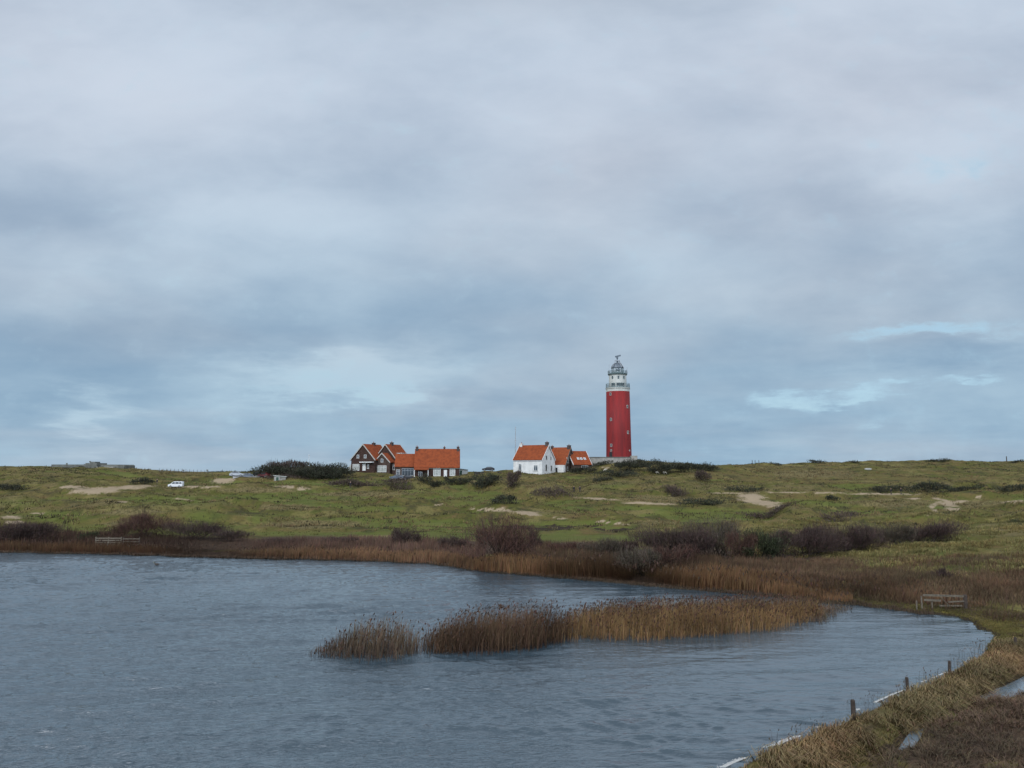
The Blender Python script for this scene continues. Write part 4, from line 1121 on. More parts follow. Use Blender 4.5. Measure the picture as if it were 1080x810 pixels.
def plinth():
    Y = 258.5; z = P(650, 483, Y).z; m = mpp(Y, 15); x0 = (622 - 540) * m; x1 = (671.5 - 540) * m
    root = thing("retaining_wall", "low grey concrete wall around the foot of the lighthouse", "wall", ((x0 + x1) / 2, Y, z - .6))
    L = (x1 - x0) / 2
    bm = bmesh.new(); box(bm, -L, L - 2.2, -1.2, 8, -2.5, .75); obj("wall", bm, M["concrete"], root)
    bm = bmesh.new(); box(bm, L - 2.19, L, -1.6, 8, -2.5, 1.35); obj("pier", bm, M["concrete"], root)
    bm = bmesh.new(); box(bm, -L - .15, L - 2.2, -1.35, 8, .752, .95); obj("coping", bm, M["dkconcrete"], root)
plinth()


# ------------------------------------------------------------------ houses
def TR(ox, oy, rz=0, oz=0): return Matrix.Translation((ox, oy, oz)) @ Matrix.Rotation(rz, 4, "Z")


def gable_mass(root, L, W, eave, ridge, wall_m, roof_m, T=Matrix.Identity(4), over=.3, trim=None, down=1.6):
    """walls and roof; local ridge along x, x from 0 to L, y from 0 (front) to W"""
    bm = bmesh.new()
    pts = [(0, -down), (W, -down), (W, eave), (W / 2, ridge), (0, eave)]
    A = [bm.verts.new(T @ Vector((0, p[0], p[1]))) for p in pts]; B = [bm.verts.new(T @ Vector((L, p[0], p[1]))) for p in pts]
    for k in range(5): bm.faces.new((A[k], A[(k + 1) % 5], B[(k + 1) % 5], B[k]))
    bm.faces.new(A[::-1]); bm.faces.new(B)
    wl = obj("wall", bm, wall_m, root)
    sl = (ridge - eave) / (W / 2); th = .20
    bm = bmesh.new()
    o = over; pr = [(-o, eave - o * sl + .03), (W / 2, ridge + .03), (W + o, eave - o * sl + .03), (W + o, eave - o * sl + .03 + th), (W / 2, ridge + .03 + th * 1.25), (-o, eave - o * sl + .03 + th)]
    A = [bm.verts.new(T @ Vector((-.18, p[0], p[1]))) for p in pr]; B = [bm.verts.new(T @ Vector((L + .18, p[0], p[1]))) for p in pr]
    for k in range(6): bm.faces.new((A[k], A[(k + 1) % 6], B[(k + 1) % 6], B[k]))
    bm.faces.new((A[0], A[1], A[4], A[5])); bm.faces.new((A[1], A[2], A[3], A[4])); bm.faces.new((B[5], B[4], B[1], B[0])); bm.faces.new((B[4], B[3], B[2], B[1]))
    rf = obj("roof", bm, roof_m, root)
    if trim is not None:
        for X0, X1 in ((-.30, -.19), (L + .19, L + .30)):
            bm = bmesh.new()
            for (p, q) in (((-o, eave - o * sl - .12), (W / 2, ridge - .10)), ((W / 2, ridge - .10), (W + o, eave - o * sl - .12))):
                vs = [bm.verts.new(T @ Vector((xx, yy, zz))) for xx in (X0, X1) for (yy, zz) in (p, q, (q[0], q[1] + .42), (p[0], p[1] + .42))]
                for f in ((0, 1, 2, 3), (7, 6, 5, 4), (0, 4, 5, 1), (1, 5, 6, 2), (2, 6, 7, 3), (3, 7, 4, 0)): bm.faces.new([vs[i] for i in f])
            obj("bargeboard", bm, trim, rf)
    return wl, rf


def window(root, T, x, z, w, h, bars=1, frame=None, pane=None, f=.09, name="window"):
    """window on the plane y = 0 of T, facing -y"""
    frame = frame or M["white"]; pane = pane or M["glass"]
    bm = bmesh.new()
    for (x0, x1, z0, z1) in ((-w / 2, -w / 2 + f, -h / 2, h / 2), (w / 2 - f, w / 2, -h / 2, h / 2), (-w / 2 + f, w / 2 - f, h / 2 - f, h / 2), (-w / 2 + f, w / 2 - f, -h / 2, -h / 2 + f)):
        box(bm, x + x0, x + x1, -.07, .1, z + z0, z + z1, T)
    for k in range(bars):
        c = -w / 2 + w * (k + 1) / (bars + 1); box(bm, x + c - .04, x + c + .04, -.06, .1, z - h / 2 + f, z + h / 2 - f, T)
    if h > 1.3: box(bm, x - w / 2 + f, x + w / 2 - f, -.055, .1, z + h * .2, z + h * .2 + .07, T)
    o = obj(name, bm, frame, root)
    bm = bmesh.new(); box(bm, x - w / 2 + f * .5, x + w / 2 - f * .5, -.03, .09, z - h / 2 + f * .5, z + h / 2 - f * .5, T); obj("pane", bm, pane, o)
    bm = bmesh.new(); box(bm, x - w / 2 - .08, x + w / 2 + .08, -.16, .08, z - h / 2 - .1, z - h / 2 - .003, T); obj("sill", bm, M["concrete"], o)
    return o


def door(root, T, x, w, h, m_, frame=None, z0=0.0):
    bm = bmesh.new(); box(bm, x - w / 2, x + w / 2, -.05, .1, z0, z0 + h, T); d = obj("door", bm, m_, root)
    bm = bmesh.new()
    for (a, b, c, e) in ((-w / 2 - .1, -w / 2 - .002, z0, z0 + h + .1), (w / 2 + .002, w / 2 + .1, z0, z0 + h + .1), (-w / 2 - .002, w / 2 + .002, z0 + h + .002, z0 + h + .1)): box(bm, x + a, x + b, -.08, .1, c, e, T)
    obj("frame", bm, frame or M["white"], d)
    bm = bmesh.new(); box(bm, x + w * .3, x + w * .38, -.11, -.05, z0 + h * .45, z0 + h * .52, T); obj("handle", bm, M["metal"], d)
    return d


def chimney(root, T, x, y, w, d, z0, z1, m_=None, pot=True):
    bm = bmesh.new(); box(bm, x - w / 2, x + w / 2, y - d / 2, y + d / 2, z0, z1, T)
    box(bm, x - w / 2 - .08, x + w / 2 + .08, y - d / 2 - .08, y + d / 2 + .08, z1 + .003, z1 + .18, T); o = obj("chimney", bm, m_ or M["chim"], root)
    if pot:
        bm = bmesh.new(); c = T @ Vector((x, y, z1 + .18)); tube(bm, c, c + Vector((0, 0, .4)), .14, .11, 8); obj("chimney_pot", bm, M["roof2"], o)


def house_a():
    Y = 246; b = P(382.5, 497.2, Y); m = mpp(Y)
    root = thing("brick_house", "dark brick double gabled house with orange roofs beside the bushy hill", "house", b, R(-25))
    QT = Matrix.Rotation(R(90), 4, "Z")   # turns a mass so that its gable faces -y
    # left gable: width 9.4 centred on x = 0
    T1 = Matrix.Translation((4.7, 0, 0)) @ QT
    gable_mass(root, 9.5, 9.4, 3.9, 8.75, M["brick"], M["roof"], T1, .35, M["trim"])
    F1 = TR(0, 0)
    window(root, F1, -2.0, 4.9, .95, 1.1); window(root, F1, .9, 4.9, .95, 1.1)
    window(root, F1, -2.7, 1.35, 2.7, 2.1, 2, None, M["curtain"], .12)
    door(root, F1, .55, 1.05, 2.2, M["white"], z0=.25); window(root, F1, 2.1, 1.6, .8, 1.4)
    bm = bmesh.new(); box(bm, -.5, 4.4, -1.3, -.01, 2.85, 3.15); obj("canopy", bm, M["white"], root)
    chimney(root, F1, 0.0, 5.8, .9, .9, 7.4, 9.35)
    # second gable, further back to the right
    T2 = Matrix.Translation((5.6 + 4.1, 4.6, 0)) @ QT
    gable_mass(root, 8.5, 8.2, 4.2, 8.75, M["brick"], M["roof"], T2, .35, M["trim"])
    chimney(root, F1, 5.6, 8.2, .9, .9, 7.4, 9.5)
    # small front gable
    T3 = Matrix.Translation((6.6 + 3.0, 1.4, 0)) @ QT
    gable_mass(root, 5.5, 6.0, 3.0, 5.75, M["brick2"], M["roof"], T3, .3, M["trim"])
    F3 = TR(6.6, 1.4)
    window(root, F3, 0, 3.55, .95, 1.1); window(root, F3, -.35, .85, 4.2, 2.1, 3, None, M["curtain"], .12)
    # white dormer on the right slope, lean-to on the left
    bm = bmesh.new(); box(bm, 9.0, 10.9, 6.6, 8.7, 3.7, 5.9); d = obj("dormer", bm, M["white"], root)
    bm = bmesh.new(); box(bm, 8.8, 11.1, 6.4, 8.9, 5.903, 6.1); obj("dormer_roof", bm, M["sheet"], d)
    bm = bmesh.new(); extrude_poly(bm, [(-7.2, -1), (-4.75, -1), (-4.75, 3.6), (-7.2, 1.2)], 1.5, 8.0); obj("lean_to", bm, M["sheet"], root)
    bm = bmesh.new(); box(bm, 9.75, 11.6, 2.6, 8.5, -1.4, 2.6); obj("side_extension", bm, M["brick2"], root)
    window(root, TR(10.6, 2.6), 0, 1.3, 1.2, 1.6)
house_a()


def house_b():
    Y = 239.5; b = P(437.0, 503.6, Y); m = mpp(Y); L = 47 * m; W = 7.6
    root = thing("brick_house", "long dark brick house under a big orange roof with chimneys at both ends", "house", b, R(3))
    T = TR(0, 0); eave = 3.35; ridge = 8.95
    wl, rf = gable_mass(root, L, W, eave, ridge, M["brick"], M["roof"], T, .25)
    chimney(root, T, .45, W / 2, .8, 1.1, ridge - .6, ridge + .75); chimney(root, T, L - .45, W / 2, .8, 1.1, ridge - .6, ridge + .75)
    chimney(root, T, 9.3, W / 2 + .6, .6, .6, ridge - 1, ridge + .65)
    window(root, T, 7.15, 1.75, 2.3, 2.6, 2, None, M["curtain"], .14); window(root, T, 12.1, 1.75, 1.75, 2.4, 1, None, M["curtain"], .14)
    door(root, T, 9.85, .8, 2.2, M["white"], z0=.1)
    bm = bmesh.new(); box(bm, 0.0, L, -.32, -.251, eave - .62, eave - .44); obj("gutter", bm, M["dkconcrete"], rf)
    # porch at the left end: lower roof carried by white posts
    bm = bmesh.new(); extrude_poly(bm, [(0, 0), (4.6, 0), (4.6, .18), (0, .18)], 0, 1.6, Matrix.Translation((0, -1.75, 2.35)) @ Matrix.Rotation(R(20), 4, "X")); obj("porch_roof", bm, M["roof2"], root)
    for x in (.1, 4.45):
        bm = bmesh.new(); box(bm, x - .1, x + .1, -1.75, -1.55, -1.2, 2.4); obj("porch_post", bm, M["white"], root)
    window(root, T, 1.9, 1.1, 1.3, 1.6, 1)
    # low wing at the left
    T2 = TR(-6.3, 1.2); gable_mass(root, 6.28, 6.2, 3.6, 7.35, M["brick2"], M["roof"], T2, .25)
    window(root, T2, 4.1, 1.75, 3.8, 2.3, 3, M["metal"], M["glass"], .1); window(root, T2, 1.0, 1.6, 1.2, 1.8, 1)
house_b()


def house_c():
    Y = 243; b = P(571.6, 498.8, Y); L, W = 10.9, 8.7; th = R(-32)
    root = thing("white_house", "white walled house with orange roof just left of the lighthouse", "house", b, th)
    T = TR(-L, 0); ridge = 8.95
    gable_mass(root, L, W, 4.25, ridge, M["cream"], M["roof"], T, .12, M["white"])
    chimney(root, T, .55, W / 2, .9, 1.0, ridge - .8, ridge + .7, M["cream"]); chimney(root, T, L - .5, W / 2, .9, 1.0, ridge - .8, ridge + .95, M["chim"])
    window(root, T, 2.6, 1.9, 1.15, 2.0, 1); window(root, T, 8.6, 1.6, 1.5, 1.8, 1)
    bm = bmesh.new(); box(bm, 4.4, 5.2, .05, .25, 0, .9, T @ Matrix.Translation((0, 2.0, 6.05)) @ Matrix.Rotation(R(-48), 4, "X")); obj("skylight", bm, M["white"], root)
    G = Matrix.Rotation(R(90), 4, "Z")    # gable end, facing +x
    for y, z, w, h in ((2.8, 1.75, .9, 2.0), (6.3, 1.6, .9, 1.6), (3.0, 5.0, .75, 1.3), (6.0, 4.9, .5, .8)): window(root, G, y, z, w, h, 0, M["concrete"])
    bm = bmesh.new(); box(bm, -L - .1, .1, -.22, -.15, 3.86, 4.0); obj("gutter", bm, M["metal"], root)
house_c()


def house_d():
    Y = 250; b = P(596.3, 499.2, Y); L, W = 9.5, 7.4; th = R(-32)
    root = thing("brick_house", "grey brown brick gabled house with a white lean-to right behind the white house", "house", b, th)
    T = TR(-L, 0); ridge = 8.5
    gable_mass(root, L, W, 2.9, ridge, M["brick2"], M["roof2"], T, .2, M["dkconcrete"])
    bm = bmesh.new(); box(bm, -6.5, .02, -1.3, -.003, -1.5, 2.75); wl = obj("lean_to", bm, M["cream"], root)
    door(root, TR(-2.6, -1.3), 0, .8, 1.9, M["blackwood"])
    chimney(root, T, L - .5, W / 2, 1.0, 1.0, ridge - .8, ridge + .75); chimney(root, T, 2.5, W / 2, .8, .8, ridge - .8, ridge + .55)
    G = Matrix.Rotation(R(90), 4, "Z")
    for y, z, w, h in ((1.7, 4.4, 1.1, 1.9), (5.4, 4.4, 1.1, 1.7), (5.2, 1.7, 1.6, 1.5), (1.5, 1.6, .8, 1.2)): window(root, G, y, z, w, h, 0, M["drum"])
house_d()


def house_e():
    Y = 251; b = P(605.0, 495.4, Y); L, W = 6.6, 8.0
    root = thing("brick_house", "low brick house with skylights in its orange roof nearest the lighthouse", "house", b, R(22))
    T = TR(0, 0); ridge = 6.1
    gable_mass(root, L, W, 1.9, ridge, M["brick2"], M["roof"], T, .3, M["white"])
    sl = math.atan2(ridge - 1.9, W / 2)
    for x in (2.4, 3.6, 4.9):
        bm = bmesh.new(); box(bm, -.4, .4, 0, 1.0, .26, .36, Matrix.Translation((x, 1.2, 1.9 + 1.2 * (ridge - 1.9) / (W / 2))) @ Matrix.Rotation(sl, 4, "X")); s = obj("skylight", bm, M["white"], root)
        bm = bmesh.new(); box(bm, -.28, .28, .12, .88, .365, .38, Matrix.Translation((x, 1.2, 1.9 + 1.2 * (ridge - 1.9) / (W / 2))) @ Matrix.Rotation(sl, 4, "X")); obj("pane", bm, M["lglass"], s)
    window(root, T, 4.2, .9, 2.4, 1.1, 2)
house_e()


def shed(px, py, Y, L, W, h, label, wall_m, roof_m, rz=0.0, name="shed", door_m=None):
    b = Vector(G(px, py, 205.0)) if Y == 0 else P(px, py, Y); root = thing(name, label, "shed", (b.x, b.y, Hs(b.x, b.y) - .1), rz)
    bm = bmesh.new(); extrude_poly(bm, [(-L / 2, -.5), (L / 2, -.5), (L / 2, h * .8), (-L / 2, h)], 0, W); obj("wall", bm, wall_m, root)
    bm = bmesh.new(); extrude_poly(bm, [(-L / 2 - .2, h + .03), (L / 2 + .2, h * .8 - .02), (L / 2 + .2, h * .8 + .12), (-L / 2 - .2, h + .17)], -.3, W + .2); obj("roof", bm, roof_m, root)
    door(root, TR(0, 0), -L * .2, .8, min(1.7, h * .75), door_m or M["greenp"])
shed(295, 507.0, 0, 3.4, 2.6, 1.45, "small pale roofed shed with green door below the bushy hill", M["concrete"], M["sheet"], R(8), door_m=M["greenp"])
shed(488, 502.0, 247, 3.0, 2.5, 1.9, "small pale shed at the right end of the long brick house", M["sheet"], M["dkconcrete"], 0)


def bunker():
    Y = 246; b = P(92, 493.4, Y); m = mpp(Y)
    root = thing("bunker", "long low grey concrete bunker on the dune crest at upper left", "bunker", b)
    bm = bmesh.new(); extrude_poly(bm, [(-38 * m, -2), (39 * m, -2), (39 * m, .75), (37.5 * m, 1.05), (4, 1.1), (-38 * m, 1.1)], 0, 7); obj("wall", bm, M["dkconcrete"], root)
    bm = bmesh.new(); box(bm, 0 * m, 12 * m, -1.2, 5, -1.5, 1.55); box(bm, 3 * m, 8 * m, 0, 3, 1.553, 2.0); obj("lookout", bm, M["dkconcrete"], root)
    bm = bmesh.new(); box(bm, 12.2 * m, 30 * m, -1.6, -.01, -1.5, .35); obj("wing_wall", bm, M["concrete"], root)
bunker()


# ------------------------------------------------------------------ vehicles
def wheels(root, xs, w, r):
    for x in xs:
        for s in (-1, 1):
            bm = bmesh.new(); tube(bm, (x, s * (w / 2 - .2), r), (x, s * (w / 2 + .015), r), r, r, 18); o = obj("wheel", bm, M["tyre"], root)
            bm = bmesh.new(); tube(bm, (x, s * (w / 2 - .05), r), (x, s * (w / 2 + .03), r), r * .6, r * .55, 14); obj("rim", bm, M["rim"], o)


def loft_body(bm, prof, w, tuck):
    """side outline pulled in towards the top"""
    def yy(z): return w / 2 * (1 - tuck * max(0, z - .85))
    A = [bm.verts.new((x, -yy(z), z)) for x, z in prof]; B = [bm.verts.new((x, yy(z), z)) for x, z in prof]; n = len(prof)
    for k in range(n): bm.faces.new((A[k], A[(k + 1) % n], B[(k + 1) % n], B[k]))
    bm.faces.new(A[::-1]); bm.faces.new(B)
    bmesh.ops.bevel(bm, geom=[e for e in bm.edges if e.calc_length() > .2], offset=.06, segments=2, affect="EDGES")


def car(label, loc, rz, paint, name="parked_car", group=None):
    root = thing(name, label, "car", loc, rz, group)
    bm = bmesh.new(); loft_body(bm, [(-2.1, .3), (2.1, .3), (2.15, .62), (2.0, .86), (1.0, .98), (.35, 1.42), (-.9, 1.46), (-1.75, 1.05), (-2.12, .95)], 1.74, .28); obj("body", bm, paint, root)
    for s in (-1, 1):
        bm = bmesh.new(); vs = [bm.verts.new((x, s * (.872 * (1 - .28 * max(0, z - .85)) + .012), z)) for x, z in ((.82, 1.0), (.32, 1.36), (-.85, 1.39), (-1.5, 1.06))]
        f = bm.faces.new(vs); r_ = bmesh.ops.extrude_face_region(bm, geom=[f])
        for v in r_["geom"]:
            if isinstance(v, bmesh.types.BMVert): v.co.y -= s * .03
        obj("side_window", bm, M["glass"], root)
    bm = bmesh.new(); vs = [bm.verts.new(p) for p in ((1.04, -.7, 1.0), (1.04, .7, 1.0), (.44, .6, 1.4), (.44, -.6, 1.4))]; bm.faces.new(vs)
    r_ = bmesh.ops.extrude_face_region(bm, geom=bm.faces[:])
    for v in r_["geom"]:
        if isinstance(v, bmesh.types.BMVert): v.co += Vector((-.06, 0, -.05))
    obj("windscreen", bm, M["glass"], root)
    for s in (-1, 1):
        bm = bmesh.new(); box(bm, 2.05, 2.17, s * .6 - .16, s * .6 + .16, .66, .8); obj("headlight", bm, M["lamp"], root)
    wheels(root, (-1.3, 1.32), 1.74, .32)
    return root


def van():
    x, Y, z = G(185.5, 514.3, 196.0); b = Vector((x, Y, z))
    root = thing("parked_van", "small white van parked on the sandy track at the left", "van", (b.x, Y, z), math.pi + R(6), None, .88)
    bm = bmesh.new(); loft_body(bm, [(-2.05, .32), (2.05, .32), (2.1, .75), (1.95, 1.0), (1.25, 1.15), (.62, 1.78), (.3, 1.86), (-1.95, 1.84), (-2.08, 1.5)], 1.8, .10); obj("body", bm, M["vanpaint"], root)
    for s in (-1, 1):
        for q in (((1.08, 1.16), (.55, 1.68), (.1, 1.68), (.1, 1.16)), ((-.05, 1.16), (-.05, 1.68), (-1.0, 1.68), (-1.0, 1.16)), ((-1.15, 1.16), (-1.15, 1.66), (-1.8, 1.64), (-1.85, 1.16))):
            bm = bmesh.new(); vs = [bm.verts.new((x, s * (.9 * (1 - .1 * max(0, zz - .85)) + .012), zz)) for x, zz in q]; f = bm.faces.new(vs)
            r_ = bmesh.ops.extrude_face_region(bm, geom=[f])
            for v in r_["geom"]:
                if isinstance(v, bmesh.types.BMVert): v.co.y -= s * .03
            obj("side_window", bm, M["glass"], root)
    bm = bmesh.new(); vs = [bm.verts.new(p) for p in ((1.3, -.72, 1.16), (1.3, .72, 1.16), (.7, .66, 1.74), (.7, -.66, 1.74))]; bm.faces.new(vs)
    r_ = bmesh.ops.extrude_face_region(bm, geom=bm.faces[:])
    for v in r_["geom"]:
        if isinstance(v, bmesh.types.BMVert): v.co += Vector((-.06, 0, -.05))
    obj("windscreen", bm, M["glass"], root)
    for s in (-1, 1):
        bm = bmesh.new(); box(bm, 2.0, 2.12, s * .66 - .14, s * .66 + .14, .72, .92); obj("headlight", bm, M["lamp"], root)
    wheels(root, (-1.25, 1.3), 1.8, .33)
van()


def car_at(px, Y, rz, paint, label, lift=0.0):
    x = (px - 540) * mpp(Y); return car(label, (x, Y, Hs(x, Y) + lift), rz, paint)
car_at(515, 252, math.pi, M["carblack"], "black car parked above the black plank fence left of the white house", .55)
car_at(418.5, 232.5, R(185), M["carblue"], "slate blue car parked before the left wing of the long brick house", .1)
car_at(431, 234.5, R(20), M["carblack"], "black car parked beside the porch of the long brick house", .1)
car_at(250, 232, R(10), M["cargrey"], "silver car at the left end of the car park", 0)
car_at(273.5, 236, R(75), M["carblack"], "black car at the right end of the car park", .1)
car_at(279, 231, R(150), M["carred"], "maroon car in front of the black one in the car park", 0)
car_at(262, 240, R(-8), M["carblue"], "blue grey car in the back row of the car park", .1)


def carpark():
    cs = [(243, 236.5), (272, 239), (280, 228), (246, 226)]
    pts = [((p - 540) * mpp(y), y) for p, y in cs]
    n = 14; bm = bmesh.new(); g = []
    for i in range(n + 1):
        row = []
        for j in range(n + 1):
            u, v = i / n, j / n
            a = Vector(pts[0]).lerp(Vector(pts[1]), u); b = Vector(pts[3]).lerp(Vector(pts[2]), u); q = a.lerp(b, v)
            row.append(bm.verts.new((q.x, q.y, Hs(q.x, q.y) + .06)))
        g.append(row)
    for i in range(n):
        for j in range(n): bm.faces.new((g[i][j], g[i + 1][j], g[i + 1][j + 1], g[i][j + 1]))
    o = obj("pavement", bm, M["pave"]); tag(o, "grey paved car park left of the bushy hill", "pavement", None, "structure")
carpark()


# ------------------------------------------------------------------ fences, gates, posts
def plank_fence():
    Y = 243; b = P(514.5, 502.6, Y); m = mpp(Y); L = 28 * m / 2
    root = thing("plank_fence", "low black plank fence below the parked black car", "fence", b)
    for k in range(4):
        bm = bmesh.new(); box(bm, -L, L, -.05, .05, -.4 + k * .48, .04 + k * .48); obj("plank", bm, M["blackwood"], root)
    for k in range(7):
        x = -L + 2 * L * k / 6; bm = bmesh.new(); box(bm, x - .08, x + .08, .052, .2, -1.2, 1.55); obj("post", bm, M["blackwood"], root)
plank_fence()


def lake_gate():
    Y = 95.5; m = mpp(Y)
    x0 = (105 - 540) * m; x1 = (132.5 - 540) * m; x2 = (151 - 540) * m
    z = P(120, 576.5, Y).z; w = x1 - x0
    root = thing("wooden_gate", "pale four railed wooden gate in the reeds at the left shore", "gate", (x0, Y, z))
    for k in range(4):
        bm = bmesh.new(); box(bm, 0, w, -.02, .03, .14 + k * .27, .30 + k * .27); obj("rail", bm, M["wood"], root)
    for x in (.06, w / 2, w - .06):
        bm = bmesh.new(); box(bm, x - .06, x + .06, .032, .14, -1.0, 1.2); obj("post", bm, M["wood"], root)
    w2 = x2 - x1 - .1
    root = thing("wooden_fence", "darker railed fence section joined to the right of the pale gate", "fence", (x1 + .1, Y + .1, z))
    for k in range(3):
        bm = bmesh.new(); box(bm, 0, w2, -.02, .03, .2 + k * .34, .32 + k * .34); obj("rail", bm, M["wood"], root)
    for x in (.06, w2 - .06):
        bm = bmesh.new(); box(bm, x - .06, x + .06, .032, .14, -1.0, 1.15); obj("post", bm, M["dkwood"], root)
lake_gate()


def cove_gate():
    Y = 54.6; m = mpp(Y, 0); x0 = (974.5 - 540) * m; w = (1018 - 974.5) * m; z = P(995, 641.8, Y).z
    g = Hs(x0 + w / 2, Y); k0 = g - z
    root = thing("wooden_gate", "weathered half rotten rail gate standing beside the right cove", "gate", (x0, Y, z), R(-1))
    for nm, a, b, r in (("top_rail", (0, 0, .93), (w, 0, .86), .07), ("middle_rail", (.05, 0, .60), (w * .42, 0, .55), .07), ("middle_rail", (w * .60, 0, .46), (w, 0, .52), .045), ("bottom_rail", (w * .38, 0, .20), (w * .93, 0, .20), .05)):
        bm = bmesh.new(); a, b = Vector(a), Vector(b); t = Matrix.Translation(a) @ (b - a).to_track_quat("X", "Z").to_matrix().to_4x4(); box(bm, 0, (b - a).length, -.03, .03, -r, r, t); obj(nm, bm, M["wood"], root)
    for a, b in (((w * .42, -.05, .80), (w * .60, -.05, .22)),):
        bm = bmesh.new(); tube(bm, a, b, .03, .03, 5); obj("brace", bm, M["wood"], root)
    bm = bmesh.new(); tube(bm, (w + .05, .02, -.6), (w + .05, .02, .95), .14, .13, 8); obj("post", bm, M["dkwood"], root)
    for x, h in ((-.08, .85), (w * .22, .5)):
        bm = bmesh.new(); tube(bm, (x, .08, -.6), (x, .08, h), .06, .055, 7); obj("post", bm, M["wood"], root)
    bm = bmesh.new(); tube(bm, (-.5, .0, -.6), (-.48, 0, .55), .06, .05, 7)
    o = obj("stake", bm, M["wood"]); o.location = (x0, Y, z); tag(o, "short pale stake left of the half rotten gate", "stake")
cove_gate()


def bank_post(px, py0, py1, label, wpx, tilt, hook):
    q = py0
    x, y, z0 = G(px, q)
    while z0 < .3 and q < py0 + 20: q += .5; x, y, z0 = G(px, q)
    py0 = q; py1 -= 2.0; m = mpp(y, z0); h = (py0 - py1) * m
    root = thing("wooden_post", label, "post", (x, y, z0), rng.random() * 3, "posts along the bank")
    bm = bmesh.new(); r = wpx * m / 2; n = 10
    prev = None
    for k, (f, rr) in enumerate(((-.5, 1), (.3, 1.02), (.7, .98), (.96, .95), (1.0, .72))):
        ring = [bm.verts.new((r * rr * math.cos(2 * math.pi * i / n) * (1 + .06 * math.sin(i * 3 + k)) + tilt * f * h, r * rr * math.sin(2 * math.pi * i / n), f * h + (.02 * math.sin(i * 2.1) if f > .9 else 0))) for i in range(n)]
        if prev:
            for i in range(n): bm.faces.new((prev[i], prev[(i + 1) % n], ring[(i + 1) % n], ring[i]))
        prev = ring
    bm.faces.new(prev); obj("shaft", bm, M["dkwood"], root)
    root.rotation_euler = (0, 0, 0)
    if hook:
        bm = bmesh.new(); tube(bm, (-r * .8, 0, h * .82), (-r * .8 - .18, -.02, h * .90), .014, .012, 5); tube(bm, (-r * .8 - .18, -.02, h * .90), (-r * .8 - .24, -.02, h * .80), .012, .01, 5); obj("wire_hook", bm, M["darkiron"], root)
bank_post(900.5, 752.5, 741, "thick stubby dark post on the bank nearest the white foam", 4.8, 0, True)
bank_post(957.5, 727, 717, "dark post with a bent wire on the middle of the bank", 3.4, 0, True)
bank_post(1001.5, 713, 699.5, "tallest thin dark post on the bank before the cove", 3.0, .06, False)
bank_post(1071.5, 683.5, 674.5, "short dark post on the grass at the right picture edge", 3.0, 0, False)


def pole(name, label, cat, px, y0, y1, Y, r, m_, extra=None, group=None):
    b = P(px, y0, Y); g = Hs(b.x, Y); z0 = min(b.z, g) - .3; top = P(px, y1, Y).z
    root = thing(name, label, cat, (b.x, Y, z0), 0, group)
    bm = bmesh.new(); tube(bm, (0, 0, 0), (0, 0, top - z0), r, r * .7, 7); obj("shaft", bm, m_, root)
    if extra == "sign":
        bm = bmesh.new(); box(bm, -.3, .3, -r - .03, -r, top - z0 - .45, top - z0 - .02); obj("sign_panel", bm, M["dkconcrete"], root)
    if extra == "ball":
        bm = bmesh.new(); bmesh.ops.create_uvsphere(bm, u_segments=10, v_segments=8, radius=r * 1.9, matrix=Matrix.Translation((0, 0, top - z0))); obj("finial", bm, m_, root)
    if extra == "mast":
        bm = bmesh.new()
        for f in (.45, .7, .95): box(bm, -.35, .35, -.05, .05, (top - z0) * f, (top - z0) * f + .08)
        obj("crossbar", bm, m_, root)
pole("radio_mast", "thin tall grey mast rising left of the white house", "mast", 543.7, 497, 450, 256, .16, M["metal"], "mast")
pole("flagpole", "thin white flagpole on the bushy hill", "flagpole", 325.5, 494, 480, 256, .09, M["white"], "ball")
pole("sign_post", "small signpost on the left end of the bunker", "signpost", 70.5, 492, 488.3, 245, .10, M["dkwood"], "sign")
pole("sign_post", "small signpost on the bunker lookout", "signpost", 95, 490, 486.2, 245, .10, M["dkwood"], "sign")
pole("sign_post", "left of two small signs on the crest right of the bunker", "signpost", 193.5, 500, 495.3, 246, .10, M["dkwood"], "sign")
pole("sign_post", "right of two small signs on the crest, nearest the car park", "signpost", 218.5, 501, 495.2, 247, .10, M["dkwood"], "sign")
pole("wooden_post", "lone marker post on the dune crest far right", "post", 1062, 489, 481.2, 313, .22, M["dkwood"])
for k, (px_, t_) in enumerate(((793.5, "leftmost"), (796.5, "middle"), (800.5, "rightmost"))):
    pole("wooden_post", t_ + " of three small posts on the dune crest right of the lighthouse", "post", px_, 490, 485.2, 290, .14, M["dkwood"], None, "posts on the dune crest")
for px_, t_ in ((821, "thin post by the straight path, left one of a pair"), (839, "thin post by the straight path, right one of a pair")):
    pole("wooden_post", t_, "post", px_, 519.5, 516.0, 205, .10, M["dkwood"], None, "posts by the straight path")
pole("wooden_post", "short post on the grass below the straight path", "post", 815, 524.5, 521.6, 193, .14, M["dkwood"])
pole("wooden_post", "thin marker post on the meadow right of the long thicket", "post", 1012.5, 549, 541.5, 131, .05, M["dkwood"])


def crest_fence():
    root = thing("wire_fence", "post and wire fence on the slope between the bunker and the car park", "fence", P(190, 500, 240))
    o = Vector(root.location); prev = None; wires = bmesh.new()
    for k in range(15):
        px = 168 + 4.0 * k; Y = 238 + .4 * k; x = (px - 540) * mpp(Y); z = Hs(x, Y)
        bm = bmesh.new(); q = Vector((x, Y, z)) - o; tube(bm, q - Vector((0, 0, .3)), q + Vector((0, 0, 1.25)), .06, .05, 5); obj("post", bm, M["dkwood"], root)
        if prev is not None:
            for f in (.5, .85, 1.15): tube(wires, prev + Vector((0, 0, f)), q + Vector((0, 0, f)), .012, .012, 3)
        prev = q
    obj("wire", wires, M["metal"], root)
crest_fence()


